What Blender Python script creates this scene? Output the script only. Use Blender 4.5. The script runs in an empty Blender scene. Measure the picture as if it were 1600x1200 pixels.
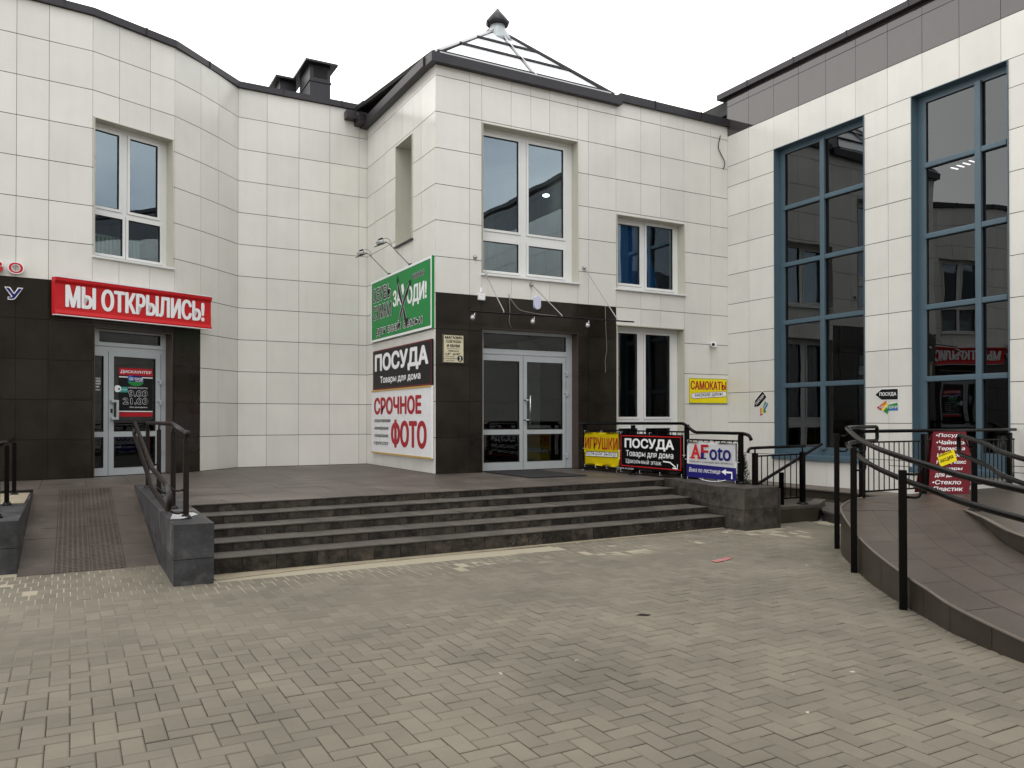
import bpy, bmesh, math, random
from mathutils import Matrix, Vector
R = math.radians
SC = bpy.context.scene
COL = SC.collection
random.seed(7)

# ------------------------------------------------------------------ camera
cam = bpy.data.cameras.new('camera')
cam.sensor_width = 36.0
cam.lens = 36.0 * 1248.05 / 1600.0
cam.shift_y = 44.38 / 1600.0
cam.clip_end = 500
camo = bpy.data.objects.new('camera', cam)
COL.objects.link(camo)
camo.location = (0, 0, 1.5335)
camo.rotation_euler = (R(90) + 0.00795, 0.0005, -0.50428)
SC.camera = camo

# ------------------------------------------------------------------ sky and sun (overcast)
SUN_EL, SUN_AZ = R(58), R(205)
w = bpy.data.worlds.new('World')
SC.world = w
w.use_nodes = True
nt = w.node_tree
nt.nodes.clear()
def N(t, **k):
    n = nt.nodes.new(t)
    for a, b in k.items(): setattr(n, a, b)
    return n
LK = nt.links.new
out = N('ShaderNodeOutputWorld'); bg = N('ShaderNodeBackground')
bg.inputs['Strength'].default_value = 0.1
sky = N('ShaderNodeTexSky', sky_type='NISHITA')
sky.sun_disc = False; sky.sun_elevation = SUN_EL; sky.sun_rotation = SUN_AZ
tc = N('ShaderNodeTexCoord')
mp = N('ShaderNodeMapping'); mp.inputs['Scale'].default_value = (1, 1, 2.2)
mp.inputs['Location'].default_value = (0.35, 0.1, 0.2)
no = N('ShaderNodeTexNoise'); no.inputs['Scale'].default_value = 1.9; no.inputs['Detail'].default_value = 7; no.inputs['Roughness'].default_value = 0.55
rp = N('ShaderNodeValToRGB')
rp.color_ramp.elements[0].position = 0.36; rp.color_ramp.elements[0].color = (0, 0, 0, 1)
rp.color_ramp.elements[1].position = 0.66; rp.color_ramp.elements[1].color = (1, 1, 1, 1)
mc = N('ShaderNodeMixRGB'); mc.inputs[1].default_value = (9.2, 10.1, 11.0, 1); mc.inputs[2].default_value = (20.3, 19.8, 19.0, 1)
mx = N('ShaderNodeMixRGB'); mx.inputs[0].default_value = 0.95
# the cloud layer is thinner and whiter towards +Y, darker behind the viewer
sx = N('ShaderNodeSeparateXYZ'); mr = N('ShaderNodeMapRange')
mr.inputs[1].default_value = -0.25; mr.inputs[2].default_value = 0.55; mr.inputs[3].default_value = 0.0; mr.inputs[4].default_value = 0.9
m2 = N('ShaderNodeMixRGB'); m2.inputs[2].default_value = (23.3, 22.7, 21.8, 1)
LK(tc.outputs['Generated'], mp.inputs['Vector']); LK(mp.outputs[0], no.inputs['Vector']); LK(no.outputs['Fac'], rp.inputs[0])
LK(tc.outputs['Generated'], sx.inputs[0]); LK(sx.outputs[1], mr.inputs[0]); LK(mr.outputs[0], m2.inputs[0]); LK(rp.outputs[0], mc.inputs[0]); LK(mc.outputs[0], m2.inputs[1])
LK(sky.outputs[0], mx.inputs[1]); LK(m2.outputs[0], mx.inputs[2]); LK(mx.outputs[0], bg.inputs['Color']); LK(bg.outputs[0], out.inputs['Surface'])

sun = bpy.data.lights.new('sun', 'SUN')
sun.energy = 0.8; sun.angle = R(25); sun.color = (1.0, 0.97, 0.92)
suno = bpy.data.objects.new('sun', sun); COL.objects.link(suno)
# sun stands over the left shoulder (from -X, -Y)
sd = Vector((-0.55 * math.cos(SUN_EL), -0.83 * math.cos(SUN_EL), math.sin(SUN_EL))).normalized()
suno.rotation_euler = sd.to_track_quat('Z', 'Y').to_euler()

SC.view_settings.view_transform = 'Standard'
SC.view_settings.look = 'None'
SC.view_settings.exposure = 0.04
SC.view_settings.gamma = 1
SC.cycles.max_bounces = 8
SC.cycles.glossy_bounces = 4
SC.cycles.transparent_max_bounces = 12

# ------------------------------------------------------------------ materials
def s2l(c):
    return tuple((x / 12.92 if x <= 0.04045 else ((x + 0.055) / 1.055) ** 2.4) for x in (v / 255.0 for v in c))
MATS = {}
def mat(name, col, rough=0.5, metal=0.0, island=0.0, noise=0.0, nscale=3.0, stain=None, sscale=1.2, sthr=0.55,
        bump=0.0, bscale=60.0, rvar=0.0, spec=0.5, coat=0.0, streak=0.0, emit=None, speck=None):
    """procedural Principled material: island tint, cloudy tint, stains with a shape of their own, bump"""
    m = bpy.data.materials.new(name); m.use_nodes = True; MATS[name] = m
    t = m.node_tree; b = t.nodes['Principled BSDF']; L = t.links.new
    b.inputs['Roughness'].default_value = rough; b.inputs['Metallic'].default_value = metal
    b.inputs['Specular IOR Level'].default_value = spec
    if coat: b.inputs['Coat Weight'].default_value = coat; b.inputs['Coat Roughness'].default_value = 0.05
    def nd(ty): return t.nodes.new(ty)
    co = nd('ShaderNodeTexCoord')
    rgb = nd('ShaderNodeRGB'); rgb.outputs[0].default_value = (*col, 1); cur = rgb.outputs[0]
    def mul(cur, val):
        h = nd('ShaderNodeMixRGB'); h.blend_type = 'MULTIPLY'; h.inputs[0].default_value = 1
        L(cur, h.inputs[1]); L(val, h.inputs[2]); return h.outputs[0]
    def ranged(src, lo, hi, a=0.0, bb=1.0):
        r = nd('ShaderNodeMapRange'); r.inputs[1].default_value = a; r.inputs[2].default_value = bb
        r.inputs[3].default_value = lo; r.inputs[4].default_value = hi; L(src, r.inputs[0]); return r.outputs[0]
    if island:
        g = nd('ShaderNodeNewGeometry'); cur = mul(cur, ranged(g.outputs['Random Per Island'], 1 - island, 1 + island))
    if noise:
        n = nd('ShaderNodeTexNoise'); n.inputs['Scale'].default_value = nscale; n.inputs['Detail'].default_value = 6
        n.inputs['Roughness'].default_value = 0.6
        L(co.outputs['Object'], n.inputs['Vector']); cur = mul(cur, ranged(n.outputs['Fac'], 1 - noise, 1 + noise, 0.3, 0.7))
    if streak:
        mpn = nd('ShaderNodeMapping'); mpn.inputs['Scale'].default_value = (5, 5, 0.35); L(co.outputs['Object'], mpn.inputs[0])
        n = nd('ShaderNodeTexNoise'); n.inputs['Scale'].default_value = 1.6; n.inputs['Detail'].default_value = 5
        L(mpn.outputs[0], n.inputs['Vector']); cur = mul(cur, ranged(n.outputs['Fac'], 1, 1 - streak, 0.45, 0.75))
    if stain:
        n = nd('ShaderNodeTexNoise'); n.inputs['Scale'].default_value = sscale; n.inputs['Detail'].default_value = 8; n.inputs['Roughness'].default_value = 0.65
        L(co.outputs['Object'], n.inputs['Vector']); f = ranged(n.outputs['Fac'], 0, 0.85, sthr, sthr + 0.16)
        h = nd('ShaderNodeMixRGB'); h.inputs[2].default_value = (*stain, 1); L(f, h.inputs[0]); L(cur, h.inputs[1]); cur = h.outputs[0]
    if speck:
        scol, ssc, thr = speck
        n = nd('ShaderNodeTexNoise'); n.inputs['Scale'].default_value = ssc; n.inputs['Detail'].default_value = 3
        n2 = nd('ShaderNodeTexNoise'); n2.inputs['Scale'].default_value = 0.55; n2.inputs['Detail'].default_value = 2
        L(co.outputs['Object'], n.inputs['Vector']); L(co.outputs['Object'], n2.inputs['Vector'])
        ad = nd('ShaderNodeMath'); ad.operation = 'MULTIPLY_ADD'; ad.inputs[1].default_value = 0.35; L(n2.outputs['Fac'], ad.inputs[0]); L(n.outputs['Fac'], ad.inputs[2])
        f = ranged(ad.outputs[0], 0, 0.9, thr, thr + 0.03)
        h = nd('ShaderNodeMixRGB'); h.inputs[2].default_value = (*scol, 1); L(f, h.inputs[0]); L(cur, h.inputs[1]); cur = h.outputs[0]
    L(cur, b.inputs['Base Color'])
    if rvar:
        n = nd('ShaderNodeTexNoise'); n.inputs['Scale'].default_value = 2.5; n.inputs['Detail'].default_value = 5
        L(co.outputs['Object'], n.inputs['Vector']); L(ranged(n.outputs['Fac'], max(0.02, rough - rvar), rough + rvar, 0.3, 0.7), b.inputs['Roughness'])
    if bump:
        n = nd('ShaderNodeTexNoise'); n.inputs['Scale'].default_value = bscale; n.inputs['Detail'].default_value = 5
        L(co.outputs['Object'], n.inputs['Vector'])
        bp = nd('ShaderNodeBump'); bp.inputs['Strength'].default_value = bump; bp.inputs['Distance'].default_value = 0.01
        L(n.outputs['Fac'], bp.inputs['Height']); L(bp.outputs[0], b.inputs['Normal'])
    if emit:
        b.inputs['Emission Color'].default_value = (*emit[0], 1); b.inputs['Emission Strength'].default_value = emit[1]
    return m

def glass(name, tint, refl=1.0, wav=0.02, gc=(0.93, 0.97, 1)):
    m = bpy.data.materials.new(name); m.use_nodes = True; t = m.node_tree; t.nodes.clear(); L = t.links.new
    o = t.nodes.new('ShaderNodeOutputMaterial'); mixn = t.nodes.new('ShaderNodeMixShader')
    tr = t.nodes.new('ShaderNodeBsdfTransparent'); tr.inputs[0].default_value = (*tint, 1)
    gl = t.nodes.new('ShaderNodeBsdfGlossy'); gl.inputs['Roughness'].default_value = 0.0; gl.inputs[0].default_value = (*gc, 1)
    fr = t.nodes.new('ShaderNodeFresnel'); fr.inputs[0].default_value = 1.5
    mu = t.nodes.new('ShaderNodeMath'); mu.operation = 'MULTIPLY'; mu.inputs[1].default_value = refl; mu.use_clamp = True
    co = t.nodes.new('ShaderNodeTexCoord'); n = t.nodes.new('ShaderNodeTexNoise'); n.inputs['Scale'].default_value = 1.3; n.inputs['Detail'].default_value = 1
    bp = t.nodes.new('ShaderNodeBump'); bp.inputs['Strength'].default_value = wav; bp.inputs['Distance'].default_value = 0.05
    L(co.outputs['Object'], n.inputs['Vector']); L(n.outputs['Fac'], bp.inputs['Height']); L(bp.outputs[0], gl.inputs['Normal'])
    L(fr.outputs[0], mu.inputs[0]); L(mu.outputs[0], mixn.inputs[0]); L(tr.outputs[0], mixn.inputs[1]); L(gl.outputs[0], mixn.inputs[2]); L(mixn.outputs[0], o.inputs[0])
    MATS[name] = m
    return m

LIGHT = mat('light_porcelain', (0.705, 0.687, 0.642), 0.2, island=0.05, noise=0.04, nscale=1.5, rvar=0.06, streak=0.03)
DARK = mat('dark_porcelain', (0.0165, 0.0125, 0.0088), 0.16, island=0.18, noise=0.35, nscale=2.2, rvar=0.07, stain=(0.030, 0.025, 0.020), sscale=1.5, sthr=0.6, spec=0.3)
BROWN = mat('brown_gloss_porcelain', (0.050, 0.042, 0.043), 0.035, island=0.08, noise=0.1, spec=1.0, stain=(0.35, 0.32, 0.3), sscale=7, sthr=0.71)
BACK = mat('joint_backing', (0.022, 0.021, 0.019), 0.9)  # dark grey backing behind the tiles, seen in the open joints
COP = mat('dark_flashing', (0.034, 0.031, 0.036), 0.45, metal=0.3, noise=0.15)
ROOFM = mat('dark_roof_tile', (0.028, 0.026, 0.028), 0.5, noise=0.2)
FLAT = mat('roof_felt', (0.06, 0.06, 0.06), 0.9, noise=0.2)
PVC = mat('white_pvc', (0.72, 0.72, 0.71), 0.3, noise=0.02)
REV = mat('cream_reveal', (0.52, 0.50, 0.42), 0.5, noise=0.04, streak=0.08)
ALU = mat('grey_aluminium', (0.41, 0.44, 0.455), 0.38, metal=0.1, noise=0.05)
REVD = mat('brown_reveal', (0.055, 0.034, 0.024), 0.35, noise=0.25, nscale=1.0)
BLUE = mat('blue_grey_frame', (0.068, 0.112, 0.144), 0.4, noise=0.06)
GLW = glass('window_glass', (0.66, 0.74, 0.74), 6.2, .05, (0.68, 0.83, 0.94))
GLD = glass('door_glass', (0.40, 0.45, 0.45), 1.15, .03)
GLC = glass('clear_window_glass', (0.72, 0.78, 0.76), 1.3, .03)
GLR = glass('tinted_glass', (0.20, 0.185, 0.20), 2.1, .05)
SKYG = mat('opal_skylight_panel', (0.86, 0.88, 0.90), 0.12, noise=0.03, nscale=1.0)
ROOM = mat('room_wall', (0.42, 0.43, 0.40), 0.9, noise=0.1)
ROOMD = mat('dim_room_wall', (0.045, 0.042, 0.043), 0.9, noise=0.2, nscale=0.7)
RUB = mat('black_rubber', (0.012, 0.012, 0.012), 0.8, noise=0.2, bump=0.3, bscale=120)
STEEL = mat('black_painted_steel', (0.0022, 0.0018, 0.0017), 0.26, noise=0.2, spec=0.16)
RODS = mat('light_steel_rod', (0.36, 0.36, 0.35), 0.4, metal=0.3)
RUST = mat('brown_painted_steel', (0.011, 0.0068, 0.0055), 0.35, spec=0.3, noise=0.35, nscale=9, stain=(0.05, 0.042, 0.038), sscale=6, sthr=0.62)
CHROME = mat('steel', (0.45, 0.45, 0.45), 0.25, metal=1.0)
STONE = mat('slate_slab', (0.031, 0.031, 0.034), 0.5, island=0.22, noise=0.6, nscale=4.5, stain=(0.125, 0.118, 0.118), sscale=2.2, sthr=0.54, bump=0.35, bscale=25)
STONEB = mat('brown_slate_slab', (0.042, 0.035, 0.029), 0.6, island=0.35, noise=0.7, nscale=7, stain=(0.13, 0.115, 0.095), sscale=5, sthr=0.60, bump=0.35, bscale=25)
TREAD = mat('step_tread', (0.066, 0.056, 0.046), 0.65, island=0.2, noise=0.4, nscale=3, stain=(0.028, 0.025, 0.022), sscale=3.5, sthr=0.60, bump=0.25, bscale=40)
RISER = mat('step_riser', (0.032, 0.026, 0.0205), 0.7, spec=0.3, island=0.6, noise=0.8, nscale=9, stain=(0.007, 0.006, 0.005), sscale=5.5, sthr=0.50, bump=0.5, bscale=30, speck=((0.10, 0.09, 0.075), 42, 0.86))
FLOOR = mat('terrace_tile', (0.082, 0.066, 0.056), 0.5, island=0.1, noise=0.3, nscale=1.4, stain=(0.15, 0.136, 0.118), sscale=1.3, sthr=0.56, bump=0.15, bscale=50)
RAMPT = mat('ramp_tile', (0.060, 0.046, 0.037), 0.55, island=0.15, noise=0.35, nscale=2.2, stain=(0.105, 0.090, 0.072), sscale=1.6, sthr=0.55, bump=0.5, bscale=70)
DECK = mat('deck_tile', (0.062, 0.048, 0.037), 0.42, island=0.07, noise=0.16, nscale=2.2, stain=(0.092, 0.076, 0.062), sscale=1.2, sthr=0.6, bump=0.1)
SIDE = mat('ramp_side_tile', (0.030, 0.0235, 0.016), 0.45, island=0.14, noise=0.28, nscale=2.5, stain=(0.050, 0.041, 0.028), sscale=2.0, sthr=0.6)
GROUT = mat('pale_grout', (0.120, 0.102, 0.082), 0.9, noise=0.15)
PAVER = mat('paver', (0.138, 0.122, 0.091), 0.8, island=0.11, noise=0.22, nscale=0.9, stain=(0.172, 0.153, 0.115), sscale=0.75, sthr=0.56, bump=0.35, bscale=90, speck=((0.45, 0.43, 0.37), 9, 0.945))
SAND = mat('joint_sand', (0.058, 0.051, 0.038), 0.95, noise=0.5, nscale=1.1, bump=0.4)
def sandy():
    """pale sand swept into the joints towards the steps, dark open joints farther out"""
    t = SAND.node_tree; b = t.nodes['Principled BSDF']; L = t.links.new
    old = b.inputs['Base Color'].links[0].from_socket
    co = t.nodes.new('ShaderNodeTexCoord'); sp = t.nodes.new('ShaderNodeSeparateXYZ'); L(co.outputs['Object'], sp.inputs[0])
    n = t.nodes.new('ShaderNodeTexNoise'); n.inputs['Scale'].default_value = 0.7; n.inputs['Detail'].default_value = 5; L(co.outputs['Object'], n.inputs['Vector'])
    ad = t.nodes.new('ShaderNodeMath'); ad.operation = 'MULTIPLY_ADD'; ad.inputs[1].default_value = 2.6; L(n.outputs['Fac'], ad.inputs[0]); L(sp.outputs[1], ad.inputs[2])
    r = t.nodes.new('ShaderNodeMapRange'); r.inputs[1].default_value = 6.2; r.inputs[2].default_value = 7.2; L(ad.outputs[0], r.inputs[0])
    m1 = t.nodes.new('ShaderNodeMixRGB'); m1.inputs[2].default_value = (0.135, 0.119, 0.090, 1); L(r.outputs[0], m1.inputs[0]); L(old, m1.inputs[1])
    r2 = t.nodes.new('ShaderNodeMapRange'); r2.inputs[1].default_value = 8.45; r2.inputs[2].default_value = 8.9; L(ad.outputs[0], r2.inputs[0])
    m2 = t.nodes.new('ShaderNodeMixRGB'); m2.inputs[2].default_value = (0.30, 0.265, 0.195, 1); L(r2.outputs[0], m2.inputs[0]); L(m1.outputs[0], m2.inputs[1]); L(m2.outputs[0], b.inputs['Base Color'])
sandy()
ASPH = mat('yard_ground', (0.20, 0.19, 0.16), 0.9, noise=0.2, nscale=0.6)
CONC = mat('sandy_concrete', (0.27, 0.228, 0.158), 0.9, noise=0.2, nscale=4, stain=(0.17, 0.15, 0.11), sscale=3.5, sthr=0.55, bump=0.3)
WHITE = mat('white_print', (0.86, 0.86, 0.87), 0.45)
WHITED = mat('worn_white_print', (0.80, 0.80, 0.82), 0.5, noise=0.05, nscale=8)
BLACK = mat('black_print', (0.008, 0.008, 0.0085), 0.5, noise=0.1, spec=0.2)
RED = mat('red_vinyl', (0.56, 0.014, 0.018), 0.45, noise=0.08, nscale=2, spec=0.25)
REDT = mat('red_print', (0.40, 0.012, 0.022), 0.5, spec=0.2)
MAROON = mat('maroon_vinyl', (0.145, 0.012, 0.02), 0.5, noise=0.1, spec=0.2)
GREEN = mat('green_vinyl', (0.009, 0.235, 0.052), 0.45, noise=0.08, nscale=1.5, spec=0.22)
YEL = mat('yellow_vinyl', (0.84, 0.68, 0.008), 0.5, noise=0.06, nscale=4, spec=0.2)
CREAM = mat('cream_plate', (0.66, 0.60, 0.42), 0.4, noise=0.08)
GOLD = mat('ochre_edge', (0.52, 0.33, 0.07), 0.5)
NAVY = mat('navy_print', (0.014, 0.012, 0.14), 0.5, spec=0.2)
BLUEP = mat('blue_print', (0.02, 0.13, 0.42), 0.42)
GREENP = mat('green_print', (0.01, 0.22, 0.04), 0.42)
ORANGE = mat('orange_print', (0.62, 0.17, 0.015), 0.45)
TEAL = mat('teal_print', (0.02, 0.30, 0.28), 0.42)
CURT = mat('blue_curtain', (0.045, 0.27, 0.66), 0.85, noise=0.1)
RADM = mat('radiator_paint', (0.45, 0.55, 0.45), 0.4)
LAMPM = mat('lit_ceiling_lamp', (0.9, 0.9, 0.9), 0.4, emit=((1, 1, 0.97), 6.0))
LILAC = mat('opal_lilac', (0.62, 0.62, 0.80), 0.3)
CABLE = mat('grey_cable', (0.16, 0.15, 0.13), 0.6)
LEAF = mat('conifer_needles', (0.012, 0.022, 0.012), 0.7, island=0.5)
PINK = mat('pink_paper', (0.66, 0.30, 0.28), 0.7)
PLAST = mat('opposite_plaster', (0.50, 0.48, 0.44), 0.8, noise=0.1)

# ------------------------------------------------------------------ mesh helpers
def wm(o):
    m = o.matrix_basis.copy()
    while o.parent: o = o.parent; m = o.matrix_basis @ m
    return m
class MB:
    def __init__(s): s.b = bmesh.new(); s.mats = []
    def mi(s, m):
        if m is None: return 0
        if m not in s.mats: s.mats.append(m)
        return s.mats.index(m)
    def face(s, pts, m=None, smooth=False):
        vs = [s.b.verts.new(p) for p in pts]
        f = s.b.faces.new(vs); f.material_index = s.mi(m); f.smooth = smooth; return f
    def box(s, a, b, m=None, bev=0.0):
        return s.obox(Matrix.Translation(((a[0]+b[0])/2, (a[1]+b[1])/2, (a[2]+b[2])/2)), (abs(b[0]-a[0]), abs(b[1]-a[1]), abs(b[2]-a[2])), m, bev)
    def obox(s, M, d, m=None, bev=0.0):
        r = bmesh.ops.create_cube(s.b, size=1.0); vs = r['verts']
        for v in vs: v.co = M @ Vector((v.co.x*d[0], v.co.y*d[1], v.co.z*d[2]))
        fs = {f for v in vs for f in v.link_faces}; k = s.mi(m)
        for f in fs: f.material_index = k
        if bev:
            es = list({e for f in fs for e in f.edges})
            r = bmesh.ops.bevel(s.b, geom=es, offset=bev, segments=2, affect='EDGES', profile=0.6)
            for f in r['faces']: f.material_index = k
    def bar(s, p, q, w, h, m=None, bev=0.0):
        p = Vector(p); q = Vector(q); d = q - p; L = d.length; x = d.normalized()
        up = Vector((0, 0, 1)) if abs(x.z) < 0.95 else Vector((0, 1, 0))
        y = up.cross(x).normalized(); z = x.cross(y)
        M = Matrix((x, y, z)).transposed().to_4x4(); M.translation = (p + q) / 2
        s.obox(M, (L, w, h), m, bev)
    def prism(s, poly, z0, z1, m=None, side=None):
        k = s.mi(m); ks = s.mi(side or m)
        bt = [s.b.verts.new((x, y, z0)) for x, y in poly]; tp = [s.b.verts.new((x, y, z1)) for x, y in poly]
        n = len(poly)
        f = s.b.faces.new(tp); f.material_index = k
        f2 = s.b.faces.new(bt[::-1]); f2.material_index = k
        for i in range(n):
            f = s.b.faces.new((bt[i], bt[(i+1) % n], tp[(i+1) % n], tp[i])); f.material_index = ks
    def tube(s, pts, r, m=None, n=10, cap=True):
        pts = [Vector(p) for p in pts]; k = s.mi(m); rings = []
        t0 = (pts[1]-pts[0]).normalized()
        ref = Vector((0, 0, 1)) if abs(t0.z) < 0.9 else Vector((1, 0, 0))
        u = t0.cross(ref).normalized()
        for i, p in enumerate(pts):
            a = (pts[i]-pts[i-1]).normalized() if i else t0
            b = (pts[i+1]-pts[i]).normalized() if i < len(pts)-1 else a
            t = (a+b).normalized()
            u = (u - t*u.dot(t)).normalized(); v = t.cross(u)
            sc = 1.0/max(0.5, t.dot(a))
            rings.append([s.b.verts.new(p + (u*math.cos(2*math.pi*j/n) + v*math.sin(2*math.pi*j/n))*r*(sc if 0 else 1)) for j in range(n)])
        for i in range(len(rings)-1):
            for j in range(n):
                f = s.b.faces.new((rings[i][j], rings[i][(j+1) % n], rings[i+1][(j+1) % n], rings[i+1][j])); f.material_index = k; f.smooth = True
        if cap:
            f = s.b.faces.new(rings[0][::-1]); f.material_index = k
            f = s.b.faces.new(rings[-1]); f.material_index = k
    def lathe(s, M, prof, m=None, n=16):
        k = s.mi(m); rings = []
        for r, z in prof: rings.append([s.b.verts.new(M @ Vector((r*math.cos(2*math.pi*j/n), r*math.sin(2*math.pi*j/n), z))) for j in range(n)])
        for i in range(len(rings)-1):
            for j in range(n):
                f = s.b.faces.new((rings[i][j], rings[i][(j+1) % n], rings[i+1][(j+1) % n], rings[i+1][j])); f.material_index = k; f.smooth = True
        for rg, rev in ((rings[0], True), (rings[-1], False)):
            f = s.b.faces.new(rg[::-1] if rev else rg); f.material_index = k
    def build(s, name, parent=None, m=None):
        me = bpy.data.meshes.new(name)
        if name != 'pane': bmesh.ops.recalc_face_normals(s.b, faces=s.b.faces[:])
        s.b.to_mesh(me); s.b.free()
        for x in (s.mats or [m]): me.materials.append(x)
        o = bpy.data.objects.new(name, me); COL.objects.link(o)
        if parent: o.parent = parent; me.transform(wm(parent).inverted())
        return o

def root(name, label, cat, loc=(0, 0, 0), M=None, group=None):
    o = bpy.data.objects.new(name, None); COL.objects.link(o); o.empty_display_size = 0.2
    if M is not None: o.matrix_basis = M
    else: o.location = loc; o.matrix_basis = Matrix.Translation(loc)
    o['label'] = label; o['category'] = cat
    if group: o['group'] = group
    return o
def tag(o, label, cat, group=None):
    o['label'] = label; o['category'] = cat
    if group: o['group'] = group
    return o
def struct(o, label=None):
    o['kind'] = 'structure'
    if label: o['label'] = label
    return o
def dup(o, parent=None):
    c = o.copy(); COL.objects.link(c); c.parent = parent
    for ch in list(o.children): dup(ch, c)
    return c
def subtract(rect, holes):
    """rect minus holes -> list of rects (u0,u1,z0,z1)"""
    out = [rect]
    for h in holes:
        nxt = []
        for r in out:
            u0, u1, z0, z1 = r
            a0, a1, b0, b1 = max(u0, h[0]), min(u1, h[1]), max(z0, h[2]), min(z1, h[3])
            if a0 >= a1-1e-6 or b0 >= b1-1e-6: nxt.append(r); continue
            if b1 < z1-1e-6: nxt.append((u0, u1, b1, z1))
            if b0 > z0+1e-6: nxt.append((u0, u1, z0, b0))
            if a0 > u0+1e-6: nxt.append((u0, a0, b0, b1))
            if a1 < u1-1e-6: nxt.append((a1, u1, b0, b1))
        out = nxt
    return out
def tiled(mb, P, U, V, Nn, us, vs, holes, zone, gap=0.006, gapv=None, th=0.012, jit=0.0006, backing=True, back=None):
    """real separate tiles in the plane P + u*U + v*V (outward normal Nn), holes left open"""
    P, U, V, Nn = Vector(P), Vector(U).normalized(), Vector(V).normalized(), Vector(Nn).normalized()
    g = gap/2; gv = (gapv if gapv is not None else gap)/2
    for i in range(len(us)-1):
        for j in range(len(vs)-1):
            for r in subtract((us[i], us[i+1], vs[j], vs[j+1]), holes):
                a0, a1, b0, b1 = r[0]+g, r[1]-g, r[2]+gv, r[3]-gv
                if a1-a0 < 0.012 or b1-b0 < 0.012: continue
                m = zone((a0+a1)/2, (b0+b1)/2); k = mb.mi(m)
                o0 = random.uniform(-jit, jit); ou = random.uniform(-jit, jit); ov = random.uniform(-jit, jit)
                fr = [mb.b.verts.new(P+U*u+V*v+Nn*(o0+ou*su+ov*sv)) for u, v, su, sv in ((a0, b0, -1, -1), (a1, b0, 1, -1), (a1, b1, 1, 1), (a0, b1, -1, 1))]
                bk = [mb.b.verts.new(P+U*u+V*v-Nn*th) for u, v in ((a0, b0), (a1, b0), (a1, b1), (a0, b1))]
                f = mb.b.faces.new(fr); f.material_index = k
                for q in range(4):
                    f = mb.b.faces.new((fr[q], bk[q], bk[(q+1) % 4], fr[(q+1) % 4])); f.material_index = k
    if backing:
        k = mb.mi(back or BACK)
        for r in subtract((us[0], us[-1], vs[0], vs[-1]), holes):
            f = mb.b.faces.new([mb.b.verts.new(P+U*u+V*v-Nn*(th-0.002)) for u, v in ((r[0], r[2]), (r[1], r[2]), (r[1], r[3]), (r[0], r[3]))]); f.material_index = k

# ------------------------------------------------------------------ text
GLYPH = {}
from mathutils.geometry import tessellate_polygon
def inpoly(p, poly):
    c = False; n = len(poly)
    for i in range(n):
        (x1, y1), (x2, y2) = poly[i], poly[(i+1) % n]
        if (y1 > p[1]) != (y2 > p[1]) and p[0] < (x2-x1)*(p[1]-y1)/(y2-y1)+x1: c = not c
    return c
def glyphs(t, slant):
    """outlines of the lettering; every outer contour becomes a layer of its own with its holes cut out"""
    if (t, slant) in GLYPH: return GLYPH[(t, slant)]
    cu = bpy.data.curves.new('t', 'FONT'); cu.body = t; cu.resolution_u = 4; cu.shear = slant; cu.fill_mode = 'NONE'
    ob = bpy.data.objects.new('t', cu); COL.objects.link(ob)
    me = bpy.data.meshes.new_from_object(ob.evaluated_get(bpy.context.evaluated_depsgraph_get()))
    bpy.data.objects.remove(ob); bpy.data.curves.remove(cu)
    P = [(v.co.x, v.co.y) for v in me.vertices]; nb = {}
    for e in me.edges: a, b = e.vertices; nb.setdefault(a, []).append(b); nb.setdefault(b, []).append(a)
    bpy.data.meshes.remove(me)
    seen = set(); loops = []
    for i in sorted(nb):
        if i in seen: continue
        lp = [i]; seen.add(i); cur = i+1 if i+1 in nb[i] else nb[i][0]
        while cur not in seen:
            seen.add(cur); lp.append(cur); nx = [q for q in nb[cur] if q not in seen]
            if not nx: break
            cur = nx[0]
        if len(lp) > 2: loops.append([P[q] for q in lp])
    area = lambda L: sum(L[i][0]*L[(i+1) % len(L)][1]-L[(i+1) % len(L)][0]*L[i][1] for i in range(len(L)))/2
    big = max(loops, key=lambda L: abs(area(L))); sg = 1 if area(big) > 0 else -1
    outs = [L for L in loops if area(L)*sg > 0]; holes = [L for L in loops if area(L)*sg <= 0]
    lone = [h for h in holes if not any(sum(inpoly(q, o) for q in h) > len(h)*.5 for o in outs)]
    outs += lone; holes = [h for h in holes if h not in lone]
    grp = [[o] for o in outs]
    for h in holes:
        c = [g for g in grp if sum(inpoly(q, g[0]) for q in h) > len(h)*.5]
        if c: min(c, key=lambda g: abs(area(g[0]))).append(h)
    V, F = [], []
    for k, g in enumerate(grp):
        b0 = len(V); flat = [q for L in g for q in L]
        tri = tessellate_polygon([[Vector((x, y, 0)) for x, y in L] for L in g])
        V += [(x, y, k % 3) for x, y in flat]; F += [tuple(b0+j for j in t3) for t3 in tri]
    xs = [v[0] for v in V]; ys = [v[1] for v in V]; ax, bx, ay, by = min(xs), max(xs), min(ys), max(ys)
    r = ([((x-ax)/(bx-ax), (y-ay)/(by-ay), k) for x, y, k in V], F)
    GLYPH[(t, slant)] = r
    return r
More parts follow.
